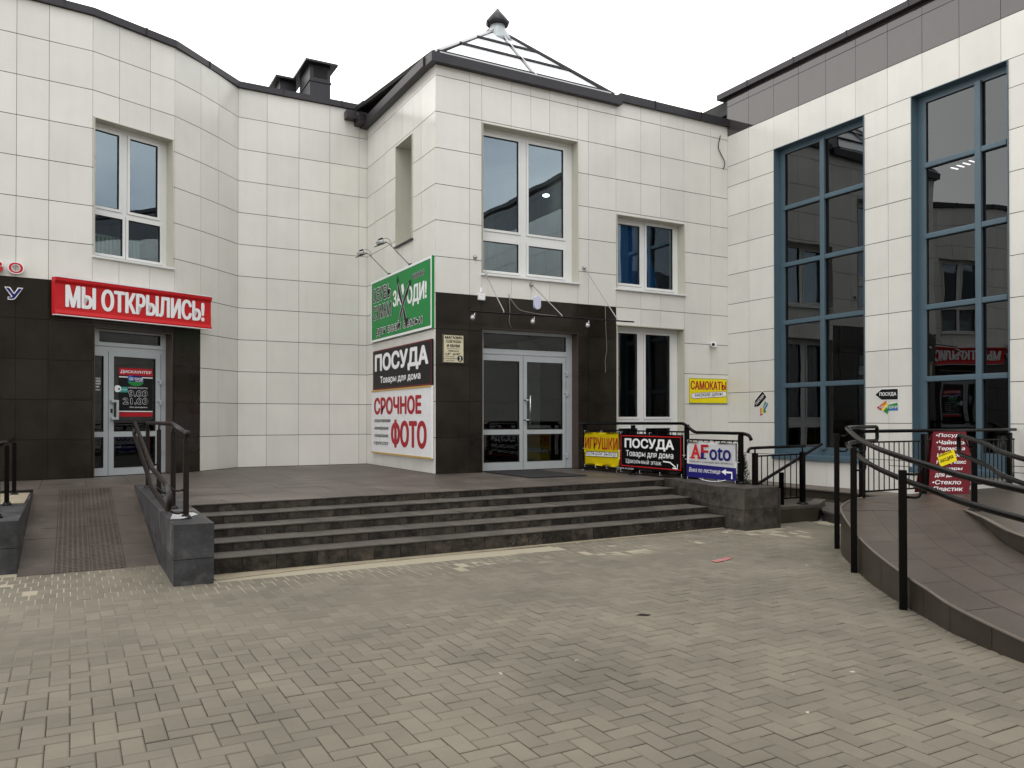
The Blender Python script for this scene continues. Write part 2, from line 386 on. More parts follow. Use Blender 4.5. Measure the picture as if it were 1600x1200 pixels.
def text(parent, s, x0, y0, w, h, z=0.004, m=None, bold=0.0, slant=0.0, name='lettering', ang=0.0, grow=0.0):
    """lettering as thin film fitted into the box (x0,y0,w,h) of its parent's local xy plane.
    bold thickens the strokes inside the box (fraction of the height), grow spreads them beyond it (metres)"""
    vs, fs = glyphs(s, slant)
    d = bold*h + grow; q = bold*h
    offs = [(0, 0)]
    if d > 0:
        k = 8 if d < .02 else 12
        offs += [(math.cos(2*math.pi*i/k), math.sin(2*math.pi*i/k)) for i in range(k)]
        if d > .02: offs += [(.5*math.cos(2*math.pi*i/k+.3), .5*math.sin(2*math.pi*i/k+.3)) for i in range(k)]
    V, F = [], []
    for i, (ox, oy) in enumerate(offs):
        b0 = len(V); zz = z - i*0.00012
        V += [(x0+q+x*(w-2*q)+ox*d, y0+q*.6+y*(h-1.2*q)+oy*d*(.6 if not grow else 1), zz-.00004*k3) for x, y, k3 in vs]
        F += [tuple(b0+j for j in f) for f in fs]
    if ang:
        c, sn = math.cos(ang), math.sin(ang)
        V = [(x0+(x-x0)*c-(y-y0)*sn, y0+(x-x0)*sn+(y-y0)*c, zz) for x, y, zz in V]
    me = bpy.data.meshes.new(name); me.from_pydata(V, [], F); me.update(); me.materials.append(m)
    o = bpy.data.objects.new(name, me); COL.objects.link(o); o.parent = parent
    return o
def shape(parent, pts, m, z=0.004, name='emblem', th=0.002):
    b = bmesh.new()
    f = b.faces.new([b.verts.new((x, y, z)) for x, y in pts])
    bmesh.ops.recalc_face_normals(b, faces=[f])
    if f.normal.z < 0: f.normal_flip()
    me = bpy.data.meshes.new(name); b.to_mesh(me); b.free(); me.materials.append(m)
    o = bpy.data.objects.new(name, me); COL.objects.link(o); o.parent = parent
    return o
def ell(cx, cy, rx, ry, n=28, a0=0, a1=2*math.pi):
    return [(cx+rx*math.cos(a0+(a1-a0)*i/n), cy+ry*math.sin(a0+(a1-a0)*i/n)) for i in range(n)]
def thickline(pts, wd):
    l, r = [], []
    for i, p in enumerate(pts):
        a = pts[max(0, i-1)]; b = pts[min(len(pts)-1, i+1)]
        dx, dy = b[0]-a[0], b[1]-a[1]; q = math.hypot(dx, dy); wv = wd if isinstance(wd, (int, float)) else wd[i]
        l.append((p[0]-dy/q*wv/2, p[1]+dx/q*wv/2)); r.append((p[0]+dy/q*wv/2, p[1]-dx/q*wv/2))
    return l+r[::-1]
def frameM(p, U, Nn):
    """matrix: local x=U, y=up, z=outward normal"""
    U = Vector(U).normalized(); Nn = Vector(Nn).normalized(); V = Nn.cross(U)
    M = Matrix((U, V, Nn)).transposed().to_4x4(); M.translation = Vector(p); return M
def lbox(parent, x0, y0, z0, x1, y1, z1, m, name, bev=0.0):
    mb = MB(); mb.box((x0, y0, z0), (x1, y1, z1), m, bev)
    me = bpy.data.meshes.new(name); bmesh.ops.recalc_face_normals(mb.b, faces=mb.b.faces[:]); mb.b.to_mesh(me); mb.b.free(); me.materials.append(m)
    o = bpy.data.objects.new(name, me); COL.objects.link(o); o.parent = parent; return o

# ------------------------------------------------------------------ key measures (metres)
XT, YT, XR, YC = 5.694, 13.145, 12.707, 16.925
ZP = 0.547
ROW = lambda r: 1.847 + 0.65*r
FA = Vector((-3.5, 14.676)); FB0 = Vector((0.2998, 15.0675)); FB1 = Vector((1.6328, 15.6531))
FD1 = Vector((2.136, 16.081)); FD2 = Vector((2.514, 16.448)); FC = Vector((2.963, YC))
ZC = 8.29
dB = (FB1-FB0).normalized()
def out2(d): return Vector((d.y, -d.x, 0))     # outward normal (towards the camera side)

# ================================================================== ground
from mathutils import noise as pnoise
def ground():
    mb = MB()
    for r in subtract((-60, 60, -60, 60), [(8.72, 12.05, 8.45, 13.1)]):
        mb.face([(r[0], r[2], -0.012), (r[1], r[2], -0.012), (r[1], r[3], -0.012), (r[0], r[3], -0.012)], ASPH)
    o = mb.build('ground'); struct(o, 'grey yard ground around the shopping centre')
    mb = MB(); n = {}
    xs = [-7+.22*i for i in range(81)]; ys = [-3+.22*i for i in range(57)]
    for i, x in enumerate(xs):
        for j, y in enumerate(ys):
            if y > 8.42 and x > 1.0: continue
            f = min(1, max(0, (y+1.6*pnoise.noise(Vector((x*.55, y*.55, 1.7)))-4.9)/1.3))
            n[i, j] = mb.b.verts.new((x, y, -.0078+.0056*f+.0014*pnoise.noise(Vector((x*2.1, y*2.1, 5)))))
    k = mb.mi(SAND)
    for i in range(80):
        for j in range(56):
            q = [n.get(t) for t in ((i, j), (i+1, j), (i+1, j+1), (i, j+1))]
            if all(q): f = mb.b.faces.new(q); f.smooth = True
    o = mb.build('joint_sand'); struct(o)
ground()

OUTER = [(9.1, 6.97, .49), (8.69, 6.82, .49), (8.12, 6.49, .49), (7.67, 6.15, .48), (7.13, 5.59, .39), (6.53, 4.92, .32), (6.01, 4.24, .26), (5.73, 3.81, .22),
         (5.51, 3.48, .19), (5.28, 2.97, .147), (5.08, 2.35, .09), (4.97, 1.7, .035), (4.93, 1.3, 0.004)]
INNER = [(8.95, 5.5, .485), (8.44, 4.98, .40), (7.75, 4.35, .33), (7.05, 3.5, .265), (6.65, 2.75, .2), (6.42, 2.1, .12), (6.33, 1.5, .04), (6.31, 1.2, 0.004)]
def resample(pts, n):
    pts = [Vector(p) for p in pts]; d = [0]
    for i in range(1, len(pts)): d.append(d[-1]+(pts[i]-pts[i-1]).length)
    res = []
    for k in range(n):
        t = d[-1]*k/(n-1)
        for i in range(1, len(pts)):
            if t <= d[i]+1e-9: break
        f = (t-d[i-1])/max(1e-9, d[i]-d[i-1])
        # Catmull-Rom for smooth curves
        p0 = pts[max(0, i-2)]; p1 = pts[i-1]; p2 = pts[i]; p3 = pts[min(len(pts)-1, i+1)]
        res.append(0.5*((2*p1)+(p2-p0)*f+(2*p0-5*p1+4*p2-p3)*f*f+(3*p1-p0-3*p2+p3)*f**3))
    return res
def inside(x, y, poly):
    c = False; n = len(poly)
    for i in range(n):
        (x1, y1), (x2, y2) = poly[i], poly[(i+1) % n]
        if (y1 > y) != (y2 > y) and x < (x2-x1)*(y-y1)/(y2-y1)+x1: c = not c
    return c

def pavers():
    b = bmesh.new()
    deckpoly = [(p[0]+.25, p[1]+.05) for p in OUTER] + [(12, 1.3), (12, 7)]
    g = 0.0027
    def brick(x0, x1, y0, y1):
        cx, cy = (x0+x1)/2, (y0+y1)/2
        if inside(cx, cy, deckpoly): return
        z = random.gauss(0, 0.0012) + 0.0035*pnoise.noise(Vector((cx*.9, cy*.9, 3.1))); tx = random.gauss(0, 0.004); ty = random.gauss(0, 0.004)
        c = 0.006
        def ring(e, zz): return [b.verts.new((x, y, z+zz+(x-cx)*tx+(y-cy)*ty)) for x, y in ((x0+e, y0+e), (x1-e, y0+e), (x1-e, y1-e), (x0+e, y1-e))]
        top = ring(g+c, 0); mid = ring(g, -0.0035); bot = ring(g, -0.012)
        b.faces.new(top)
        for A, B in ((top, mid), (mid, bot)):
            for q in range(4): b.faces.new((A[q], B[q], B[(q+1) % 4], A[(q+1) % 4]))
    S = 0.104
    ysold = 7.49
    nx0, nx1, ny0, ny1 = int(-5.0/S), int(9.6/S), int(1.2/S), int(ysold/S)
    for i in range(nx0, nx1):
        for j in range(ny0, ny1):
            m = (i-j) % 4
            if (m == 3 and j == ny1-1) or (m == 2 and j == ny0): brick(i*S, (i+1)*S, j*S, (j+1)*S)
            if m == 0: brick(i*S, (i+2)*S, j*S, (j+1)*S)
            elif m == 2 and j > ny0: brick(i*S, (i+1)*S, (j-1)*S, (j+1)*S)
    y0 = ny1*S
    for r in range(9):
        for i in range(nx0, nx1):
            x = i*S+(S/2 if r % 2 else 0); a, c2 = y0+r*2*S, y0+(r+1)*2*S
            if a > 9.12: continue
            if x > 0.80 and c2 > (8.0 if x < 1.2 else 8.10 if x < 5 else 8.36): continue
            if 7.98 < x < 8.7 and c2 > 8.1: continue
            brick(x, x+S, a, c2)
    me = bpy.data.meshes.new('paving'); bmesh.ops.recalc_face_normals(b, faces=b.faces[:]); b.to_mesh(me); b.free(); me.materials.append(PAVER)
    o = bpy.data.objects.new('paving', me); COL.objects.link(o); struct(o, 'grey beige concrete block paving laid in herringbone')
pavers()

# ================================================================== the shopping centre
BLD = root('shopping_centre', 'pale tiled shopping centre with dark entrance cladding, glass roof pyramid and tall blue grey windows', 'building', (6, 15, 0))

def openings_holes(lst): return lst
# openings, in plane coordinates of their facades
H_B = [(0.022, 1.425, 4.27, 6.60), (0.030, 1.42, ZP-0.1, 3.08)]                 # u along the window facet
H_T = [(6.62, 8.74, ZP-0.1, 3.215), (6.63, 8.74, 4.21, 7.005), (9.675, 11.46, 4.18, 5.69), (9.675, 11.44, 0.75, 3.44)]
H_T1 = [(14.23, 15.12, 4.97, 6.985)]
H_R = [(9.66, 11.80, 0.80, 7.10), (7.09, 8.72, 0.70, 7.10)]
rows = [ZP-0.25]+[ROW(r) for r in range(-2, 11)]
def dz(z): return z < ROW(3)
def facade(name, P2, Q2, us, zs, holes, zone):
    d = (Q2-P2).normalized()
    mb = MB()
    tiled(mb, (P2.x, P2.y, 0), (d.x, d.y, 0), (0, 0, 1), out2(d), us, zs, holes, zone, gapv=.011)
    return mb.build(name, BLD)
def cut(zs, top): return [z for z in zs if z < top-0.02]+[top]
zF = cut(rows, ZC)
darklow = lambda u, z: DARK if dz(z) else LIGHT
light = lambda u, z: LIGHT
LA = (FB0-FA).length
facade('wall', FA, FB0, [0]+[LA-1.086-.65*k for k in range(3, -1, -1)]+[LA-.635, LA], zF, [], darklow)
LB = (FB1-FB0).length
facade('wall', FB0, FB1, [0, .448, .995, LB], zF, H_B, darklow)
facade('wall', FB1, FD1, [0, (FD1-FB1).length], zF, [], darklow)
facade('wall', FD1, FD2, [0, (FD2-FD1).length], zF, [], light)
facade('wall', FD2, FC, [0, (FC-FD2).length], zF, [], light)
facade('wall', Vector((0, YC)), Vector((10, YC)), [2.963, 3.54, 4.20, 4.86, 5.51, XT], zF, [], light)
# tower side: u runs along -Y so that the outward normal is -X
mb = MB(); zT = cut(rows, 7.95)
tiled(mb, (XT, 0, 0), (0, 1, 0), (0, 0, 1), (-1, 0, 0), [YT, 13.80, 14.23, 14.75, 15.12, 15.78, 16.44, YC], zT, H_T1, light, gapv=.011); mb.build('wall', BLD)
mb = MB()
tiled(mb, (0, YT, 0), (1, 0, 0), (0, 0, 1), (0, -1, 0), [XT, 6.37, 6.62, 7.24, 7.67, 8.09, 8.74, 8.99, 9.67, 10.30, 10.82, 11.46, 12.21, XR+0.03], cut(rows, 8.0), H_T,
      lambda u, z: DARK if (dz(z) and u < 9.67) else LIGHT, gapv=.011); mb.build('wall', BLD)
zR = [0.20, 0.80, 1.45, 2.10, 2.75, 3.40, 4.05, 4.70, 5.35, 6.00, 6.65, 7.10, 7.78, 8.43, 8.63]
mb = MB()
tiled(mb, (XR, 0, 0), (0, 1, 0), (0, 0, 1), (-1, 0, 0), [1.3, 1.95, 2.6, 3.25, 3.9, 4.55, 5.2, 5.86, 6.52, 7.20, 7.87, 8.52, 9.18, 9.84, 10.51, 11.17, 11.81, 12.51, YT], zR, H_R,
      lambda u, z: BROWN if z > 7.78 else LIGHT, jit=0.0012, gapv=.011); mb.build('wall', BLD)
mb = MB(); tiled(mb, (0, 13.16, 0), (1, 0, 0), (0, 0, 1), (0, 1, 0), [XR, 13.35, 14.0, 14.65, 15.3, 16], [7.0, 7.78, 8.43, 8.63], [], lambda u, z: BROWN); mb.build('wall', BLD)

mb = MB(); mb.box((XT-.0005, YC+.016, 0), (XT+.2, YC+.04, 8.2), BACK); mb.build('corner_light_block', BLD)  # added dark strip behind the corner, stops light leaking through the gap
mb = MB()
for a, b2, z in (((-3.5, 14.80), (-3.5, 26), 8.27), ((-3.5, 26), (12.70, 26), 7.98), ((12.95, 26), (12.95, 13.9), 8.3), ((12.72, 26), (20, 26), 8.6), ((20, 26), (20, 1.3), 8.6), ((20, 1.3), (12.75, 1.3), 8.6)):
    mb.bar((a[0], a[1], z/2-.01), (b2[0], b2[1], z/2-.01), .06, z-.02, PLAST)
mb.build('rear_wall', BLD)
mb = MB(); mb.box((9.68, YT-.03, -.3), (11.47, YT-.0005, .742), DARK); mb.build('plinth', BLD)
# roofs, copings
mb = MB()
mb.prism([(-3.5, 14.75), (0.3, 15.15), (1.6, 15.75), (2.1, 16.15), (2.9, 17.0), (5.75, 17.02), (5.75, 26), (-3.5, 26)], 8.0, 8.27, FLAT)
mb.prism([(9.6, 13.25), (12.6, 13.25), (12.6, 26), (5.75, 26), (5.75, 17.3), (9.6, 17.3)], 7.7, 7.98, FLAT)
mb.prism([(12.75, 1.3), (20, 1.3), (20, 26), (12.75, 26)], 8.3, 8.6, FLAT)
mb.build('roof', BLD)
def coping(pts, z0, z1, outw, inw, m=COP):
    mb = MB()
    for i in range(len(pts)-1):
        p, q = Vector(pts[i]), Vector(pts[i+1]); d = (q-p).normalized(); n = Vector((d.y, -d.x))
        def nn(k):
            a = (Vector(pts[k])-Vector(pts[k-1])).normalized() if k > 0 else d
            b = (Vector(pts[k+1])-Vector(pts[k])).normalized() if k < len(pts)-1 else a
            if k == 0: a = b
            t = (a+b).normalized(); v = Vector((t.y, -t.x)); return v/max(.5, v.dot(Vector((b.y, -b.x))))
        n0, n1 = nn(i), nn(i+1)
        poly = [p+n0*outw, q+n1*outw, q-n1*inw, p-n0*inw]
        mb.prism([tuple(v) for v in poly], z0+0.0007*i, z1+0.0007*i, m)
        L = (q-p).length; k = .9
        while k < L-.2:                                   # raised sheet seams
            c = p+d*k; a3 = c+n*(outw+.004); b3 = c-n*inw
            mb.bar((a3.x, a3.y, z1+.004), (b3.x, b3.y, z1+.004), .03, .012, m); mb.bar((a3.x, a3.y, z0-.002), (a3.x, a3.y, z1+.008), .006, .03, m); k += 1.25
    return mb.build('coping', BLD)
coping([FA, FB0, FB1, FC, (5.62, YC)], ZC, ZC+0.12, 0.06, 0.3)
coping([(9.74, YT), (12.70, YT)], 7.985, 8.145, 0.07, 0.3)
coping([(XR, 13.36), (XR, 1.3)], 8.63, 8.75, 0.11, 0.3)
# tower eaves: boxed fascia on both faces
mb = MB()
mb.box((XT-0.13, YT-0.13, 7.885), (9.74, YT+0.2, 8.055), COP)
mb.box((XT-0.16, YT+0.201, 7.90), (XT+0.2, 17.25, 8.06), COP)
mb.box((XT-0.30, 16.55, 7.93), (XT-0.161, 17.2, 8.10), COP)
mb.box((XT-0.52, 16.72, 8.03), (XT-0.301, 17.2, 8.20), COP)
mb.build('eave', BLD)
# pyramid: front slope glazed, other slopes dark metal tiles
A0, A1, A2, A3 = Vector((XT-0.06, YT-0.04, 8.05)), Vector((9.58, YT-0.04, 8.05)), Vector((9.58, 17.2, 8.05)), Vector((XT-0.30, 17.15, 8.27))
AP = Vector((7.70, 14.62, 9.58))
mb = MB()
mb.face([A1, A2, AP], ROOFM); mb.face([A2, A3, AP], ROOFM); mb.face([A3, A0, AP], ROOFM)
for k in range(1, 8):                                   # stepped tile courses along the left slope
    f0, f1 = (k-1)/8, k/8
    a, b2 = A0.lerp(AP, f0), A3.lerp(AP, f0); c, d2 = A3.lerp(AP, f1), A0.lerp(AP, f1)
    nrm = (A0-A3).cross(AP-A3).normalized()
    if nrm.z < 0: nrm = -nrm
    mb.face([a+nrm*0.06, b2+nrm*0.06, c+nrm*0.02, d2+nrm*0.02], ROOFM)
    mb.face([a+nrm*0.06, b2+nrm*0.06, b2, a], ROOFM)
    mb.face([b2+nrm*0.06+(A3-AP)*0.02, b2, c, c+nrm*0.02], ROOFM)
for f0 in [i/9 for i in range(9)]:                       # ragged ridge caps along the back hip
    p, q = A3.lerp(AP, f0), A3.lerp(AP, f0+0.105)
    mb.tube([p+Vector((0, 0, .02)), q+Vector((0, 0, .07))], 0.07, ROOFM, 8)
roofp = mb.build('pyramid_roof', BLD)
sk = MB(); sk.face([A0.lerp(AP, .03)+Vector((.12, -.005, .02)), A1.lerp(AP, .03)+Vector((-.12, -.005, .02)), AP+Vector((0, -.03, 0))], SKYG); skylight = sk.build('skylight', BLD)
fr = MB(); up = Vector((0, -0.03, 0.035))
for a, b2, wd, m in ((A0, AP, .055, CHROME), (A1, AP, .05, COP), (A0.lerp(A1, .535), AP, .045, CHROME)):
    fr.bar(a+up, b2+up, wd*.7, .04, m)
    fr.bar(a+up*0.2, b2+up*0.2, wd*1.1, .03, COP)
for f0 in (0.035, 0.36, 0.64):
    fr.bar(A0.lerp(AP, f0)+up*0.9, A1.lerp(AP, f0)+up*0.9, .035, .035, COP)
fr.bar(A0+Vector((.1, -.05, .03)), A1+Vector((-.1, -.05, .03)), .02, .02, CHROME)
fr.build('glazing_bar', skylight)
cp = MB(); cp.lathe(Matrix.Translation(AP+Vector((0.03, 0, -.30))), [(.36, 0), (.30, .12), (.17, .34), (.15, .42)], ALU, 12); cp.build('roof_cap', BLD)
cp = MB(); cp.lathe(Matrix.Translation(AP+Vector((0.03, 0, .12))), [(.22, 0), (.26, .05), (.02, .35)], COP, 8); cp.build('roof_finial', BLD)
# chimneys
def chimney(x0, x1, y0, y1, z1, vent=True):
    mb = MB(); mb.box((x0, y0, 8.2), (x1, y1, z1), COP)
    zz = z1-.38; mb.box((x0-.02, y0-.02, zz), (x1+.02, y1+.02, zz+.035), COP)
    o = mb.build('chimney', BLD)
    mb = MB(); mb.box((x0-.13, y0-.16, z1+.001), (x1+.13, y1+.1, z1+.045), COP); mb.build('chimney_cap', o)
    if vent:
        mb = MB(); mb.box((x0+.09, y0-.012, z1-.27), (x1-.07, y0-.001, z1-.05), RUB)
        mb.build('vent', o)
chimney(4.69, 5.16, 17.93, 18.85, 9.55)
chimney(4.30, 4.68, 19.15, 19.7, 9.56, False)
mb = MB(); mb.box((13.02, 13.32, 8.0), (14.2, 13.84, 8.50), COP); mb.box((12.93, 13.25, 8.501), (14.3, 13.95, 8.56), COP); mb.build('roof_hatch', BLD)

# ------------------------------------------------------------------ windows and doors
def lm(p, U, Nn): return frameM(p, U, Nn)
class LB:
    """mesh built in a facade's local frame: x along, y up, z outward"""
    def __init__(s, M): s.M = M; s.mb = MB()
    def box(s, x0, y0, z0, x1, y1, z1, m, bev=0.0):
        s.mb.obox(s.M @ Matrix.Translation(((x0+x1)/2, (y0+y1)/2, (z0+z1)/2)), (abs(x1-x0), abs(y1-y0), abs(z1-z0)), m, bev)
    def face(s, pts, m): s.mb.face([s.M @ Vector(p) for p in pts], m)
    def build(s, n, parent): return s.mb.build(n, parent)
def reveal(M, h, dep, m, parent, lip=0.02, bottom=True):
    b = LB(M); x0, x1, y0, y1 = h
    t = 0.012
    b.box(x0, y0, -dep, x0+t, y1, lip, m); b.box(x1-t, y0, -dep, x1, y1, lip, m)
    b.box(x0+t, y1-t, -dep, x1-t, y1, lip, m)
    if bottom: b.box(x0+t, y0, -dep, x1-t, y0+t, lip*0.5, m)
    return b.build('reveal', parent)
def room(M, h, dep, back, parent, m=ROOM, pad=0.4, dark=False):
    x0, x1, y0, y1 = h; zf = -dep-0.071; th = .30 if back > .5 else .02; z0, z1 = zf-th, zf-th-back
    b = LB(M)
    for a in ([(x0, y0, zf), (x0, y0, z0), (x0, y1, z0), (x0, y1, zf)], [(x1, y0, zf), (x1, y0, z0), (x1, y1, z0), (x1, y1, zf)], [(x0, y0, zf), (x1, y0, zf), (x1, y0, z0), (x0, y0, z0)], [(x0, y1, zf), (x1, y1, zf), (x1, y1, z0), (x0, y1, z0)]): b.face(a, ROOM if not dark else m)
    x0 -= pad; x1 += pad; y0 -= pad*.3; y1 += pad*.5
    b.face([(x0, y0, z1), (x1, y0, z1), (x1, y1, z1), (x0, y1, z1)], m)
    for a in ([(x0, y0, z0), (x0, y0, z1), (x0, y1, z1), (x0, y1, z0)], [(x1, y0, z0), (x1, y0, z1), (x1, y1, z1), (x1, y1, z0)],
              [(x0, y0, z0), (x1, y0, z0), (x1, y0, z1), (x0, y0, z1)], [(x0, y1, z0), (x1, y1, z0), (x1, y1, z1), (x0, y1, z1)]): b.face(a, m)
    # the inside face of the wall round the opening
    for r in subtract((x0, x1, y0, y1), [h]): b.face([(r[0], r[2], z0), (r[1], r[2], z0), (r[1], r[3], z0), (r[0], r[3], z0)], m)
    return b.build('room', parent)
def window(M, h, dep, panes, fm, gm, sashes=True, sill=True, rev=REV, name='window', ft=0.06):
    """panes: glass rectangles; everything else of the opening is frame"""
    b = LB(M); x0, x1, y0, y1 = h
    x0 += .012; x1 -= .012; y1 -= .012; y0 += .012
    for r in subtract((x0, x1, y0, y1), panes): b.box(r[0], r[2], -dep-ft, r[1], r[3], -dep, fm)
    for p in panes:                                      # raised sash profile with a dark gasket round the glass
        if sashes:
            s = 0.05
            gv = s+.004
            for q in ((p[0]-gv, p[0]-s, p[2]-gv, p[3]+gv), (p[1]+s, p[1]+gv, p[2]-gv, p[3]+gv), (p[0]-s, p[1]+s, p[3]+s, p[3]+gv), (p[0]-s, p[1]+s, p[2]-gv, p[2]-s)):
                if q[0] > x0 and q[1] < x1 and q[2] > y0 and q[3] < y1: b.box(q[0], q[2], -dep+.0003, q[1], q[3], -dep+.0008, CABLE)
            for q in ((p[0]-s, p[0]-.004, p[2]-s, p[3]+s), (p[1]+.004, p[1]+s, p[2]-s, p[3]+s), (p[0]-.004, p[1]+.004, p[3]+.004, p[3]+s), (p[0]-.004, p[1]+.004, p[2]-s, p[2]-.004)):
                b.box(max(q[0], x0), max(q[2], y0), -dep+.0005, min(q[1], x1), min(q[3], y1), -dep+.014, fm)
        for q in ((p[0]-.004, p[0]+.005, p[2]-.004, p[3]+.004), (p[1]-.005, p[1]+.004, p[2]-.004, p[3]+.004), (p[0]+.005, p[1]-.005, p[3]-.005, p[3]+.004), (p[0]+.005, p[1]-.005, p[2]-.004, p[2]+.005)):
            b.box(q[0], q[2], -dep-.02, q[1], q[3], -dep+.003, RUB)
    o = b.build(name, BLD)
    for p in panes:
        g = LB(M); g.face([(p[0], p[2], -dep-.022), (p[1], p[2], -dep-.022), (p[1], p[3], -dep-.022), (p[0], p[3], -dep-.022)], gm); g.build('pane', o)
    reveal(M, h, dep, rev, o, bottom=not sill)
    if sill:
        s = LB(M); s.box(h[0]-.03, h[2]-.035, -dep, h[1]+.03, h[2]+.0005, .05, PVC, .006); s.build('sill', o)
    return o
MT = frameM((0, YT, 0), (1, 0, 0), (0, -1, 0))
nB = out2(dB); MBm = frameM((FB0.x, FB0.y, 0), (dB.x, dB.y, 0), nB)
MT1 = frameM((XT, 0, 0), (0, -1, 0), (-1, 0, 0))
MR = frameM((XR, 0, 0), (0, -1, 0), (-1, 0, 0))

# window above the left door
w1 = window(MBm, H_B[0], .2, [(.12, .535, 5.18, 6.465), (.735, 1.235, 5.18, 6.465), (.12, .60, 4.375, 5.015), (.71, 1.285, 4.375, 5.025)], PVC, GLW)
room(MBm, H_B[0], .2, 2.2, w1, ROOMD)
rb = LB(MBm)
for i in range(13): rb.box(.13+i*.07, 4.25, -.48, .13+i*.07+.05, 4.72, -.40, RADM, .012)
rb.box(.1, 4.70, -.47, 1.06, 4.74, -.41, RADM); rb.box(.1, 4.27, -.47, 1.06, 4.31, -.41, RADM)
rb.build('radiator', w1)
# tower front, large upper window
w2 = window(MT, H_T[1], .2, [(6.75, 7.50, 5.11, 6.85), (7.73, 8.52, 5.11, 6.85), (6.75, 7.50, 4.33, 4.87), (7.73, 8.52, 4.335, 4.87)], PVC, GLW)
room(MT, H_T[1], .2, 3.2, w2, ROOM, pad=.12)
lp = MB(); lp.lathe(Matrix.Translation((8.60, 14.12, 6.14)), [(.06, 0), (.075, .02), (.06, .04)], LAMPM, 16); lp.tube([(8.60, 14.12, 6.18), (8.60, 14.12, 7.15)], .004, RUB, 6); lp.build('ceiling_lamp', w2)
# small curtained window
w4 = window(MT, H_T[2], .2, [(9.85, 10.41, 4.34, 5.555), (10.60, 11.30, 4.30, 5.60)], PVC, GLW)
room(MT, H_T[2], .2, 2.2, w4, ROOM, pad=.08)
def curtain(pts, top, bot, y, parent):
    mb = MB(); n = 40; g = []
    for i in range(n+1):
        f = i/n; row = []
        for k in range(7):
            t = k/6; xa = pts[0][0]+(pts[1][0]-pts[0][0])*t; xb = pts[0][1]+(pts[1][1]-pts[0][1])*t
            row.append(mb.b.verts.new((xa+(xb-xa)*f, y+.03*math.sin(f*42+t*1.2)+.012*math.sin(f*90), top+(bot-top)*t)))
        g.append(row)
    for i in range(n):
        for k in range(6):
            fa = mb.b.faces.new((g[i][k], g[i+1][k], g[i+1][k+1], g[i][k+1])); fa.material_index = mb.mi(CURT); fa.smooth = True
    return mb.build('curtain', parent)
curtain([(9.9, 10.62), (9.86, 11.05)], 5.62, 4.2, 13.50, w4)
# ground floor window beside the entrance
w5 = window(MT, H_T[3], .2, [(9.86, 10.345, 1.575, 3.30), (10.57, 11.215, 1.575, 3.30), (9.86, 10.345, .90, 1.33), (10.57, 11.215, .90, 1.33)], PVC, GLC)
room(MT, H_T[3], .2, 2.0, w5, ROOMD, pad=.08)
# slit window in the tower side
w3 = window(MT1, (-15.12, -14.23, 4.97, 6.985), .42, [(-15.03, -14.32, 5.06, 6.9)], PVC, GLW, sill=False)
room(MT1, (-15.12, -14.23, 4.97, 6.985), .42, .25, w3, ROOM, pad=.1)
s = LB(MT1); s.box(-15.14, 4.945, -.42, -14.20, 4.971, .05, COP); s.build('sill', w3)
# tall blue grey windows of the right wing
def tall(h, cols, bars):
    panes = []; x0, x1 = h[0]+.10, h[1]-.06
    for c in range(len(cols)-1):
        for r in range(len(bars)-1):
            panes.append((cols[c]+.045, cols[c+1]-.045, bars[r]+.05, bars[r+1]-.05))
    o = window(MR, h, .16, panes, BLUE, GLR, sashes=False, sill=False, rev=BLUE, name='tall_window', ft=.09)
    b = LB(MR)
    for c in cols[1:-1]: b.box(c-.05, h[2]+.13, -.159, c+.05, h[3]-.1, -.105, BLUE, .01)
    for z in bars[1:-1]:
        for c in range(len(cols)-1): b.box(cols[c]+.03, z-.045, -.159, cols[c+1]-.051, z+.045, -.118, BLUE, .012)
    b.build('glazing_bar', o)
    b = LB(MR); b.box(h[0]-.05, h[2]-.09, -.16, h[1]+.05, h[2]+.005, .06, BLUE, .01); b.build('sill', o)
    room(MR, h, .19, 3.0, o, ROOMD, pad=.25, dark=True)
    return o
tall((-11.80, -9.66, .80, 7.10), [-11.70, -10.70, -9.72], [.93, 2.21, 3.50, 4.69, 5.86, 7.03])
ta = tall((-8.72, -7.09, .70, 7.10), [-8.60, -7.64, -7.14], [.93, 2.21, 3.44, 4.66, 5.88, 7.02])
b = LB(MR)
for i in range(4): b.box(-8.66+i*.11, 6.00+.01*i, -1.0, -8.63+i*.11, 6.008+.01*i, -1.2, LAMPM)
b.build('ceiling_lamp', ta)

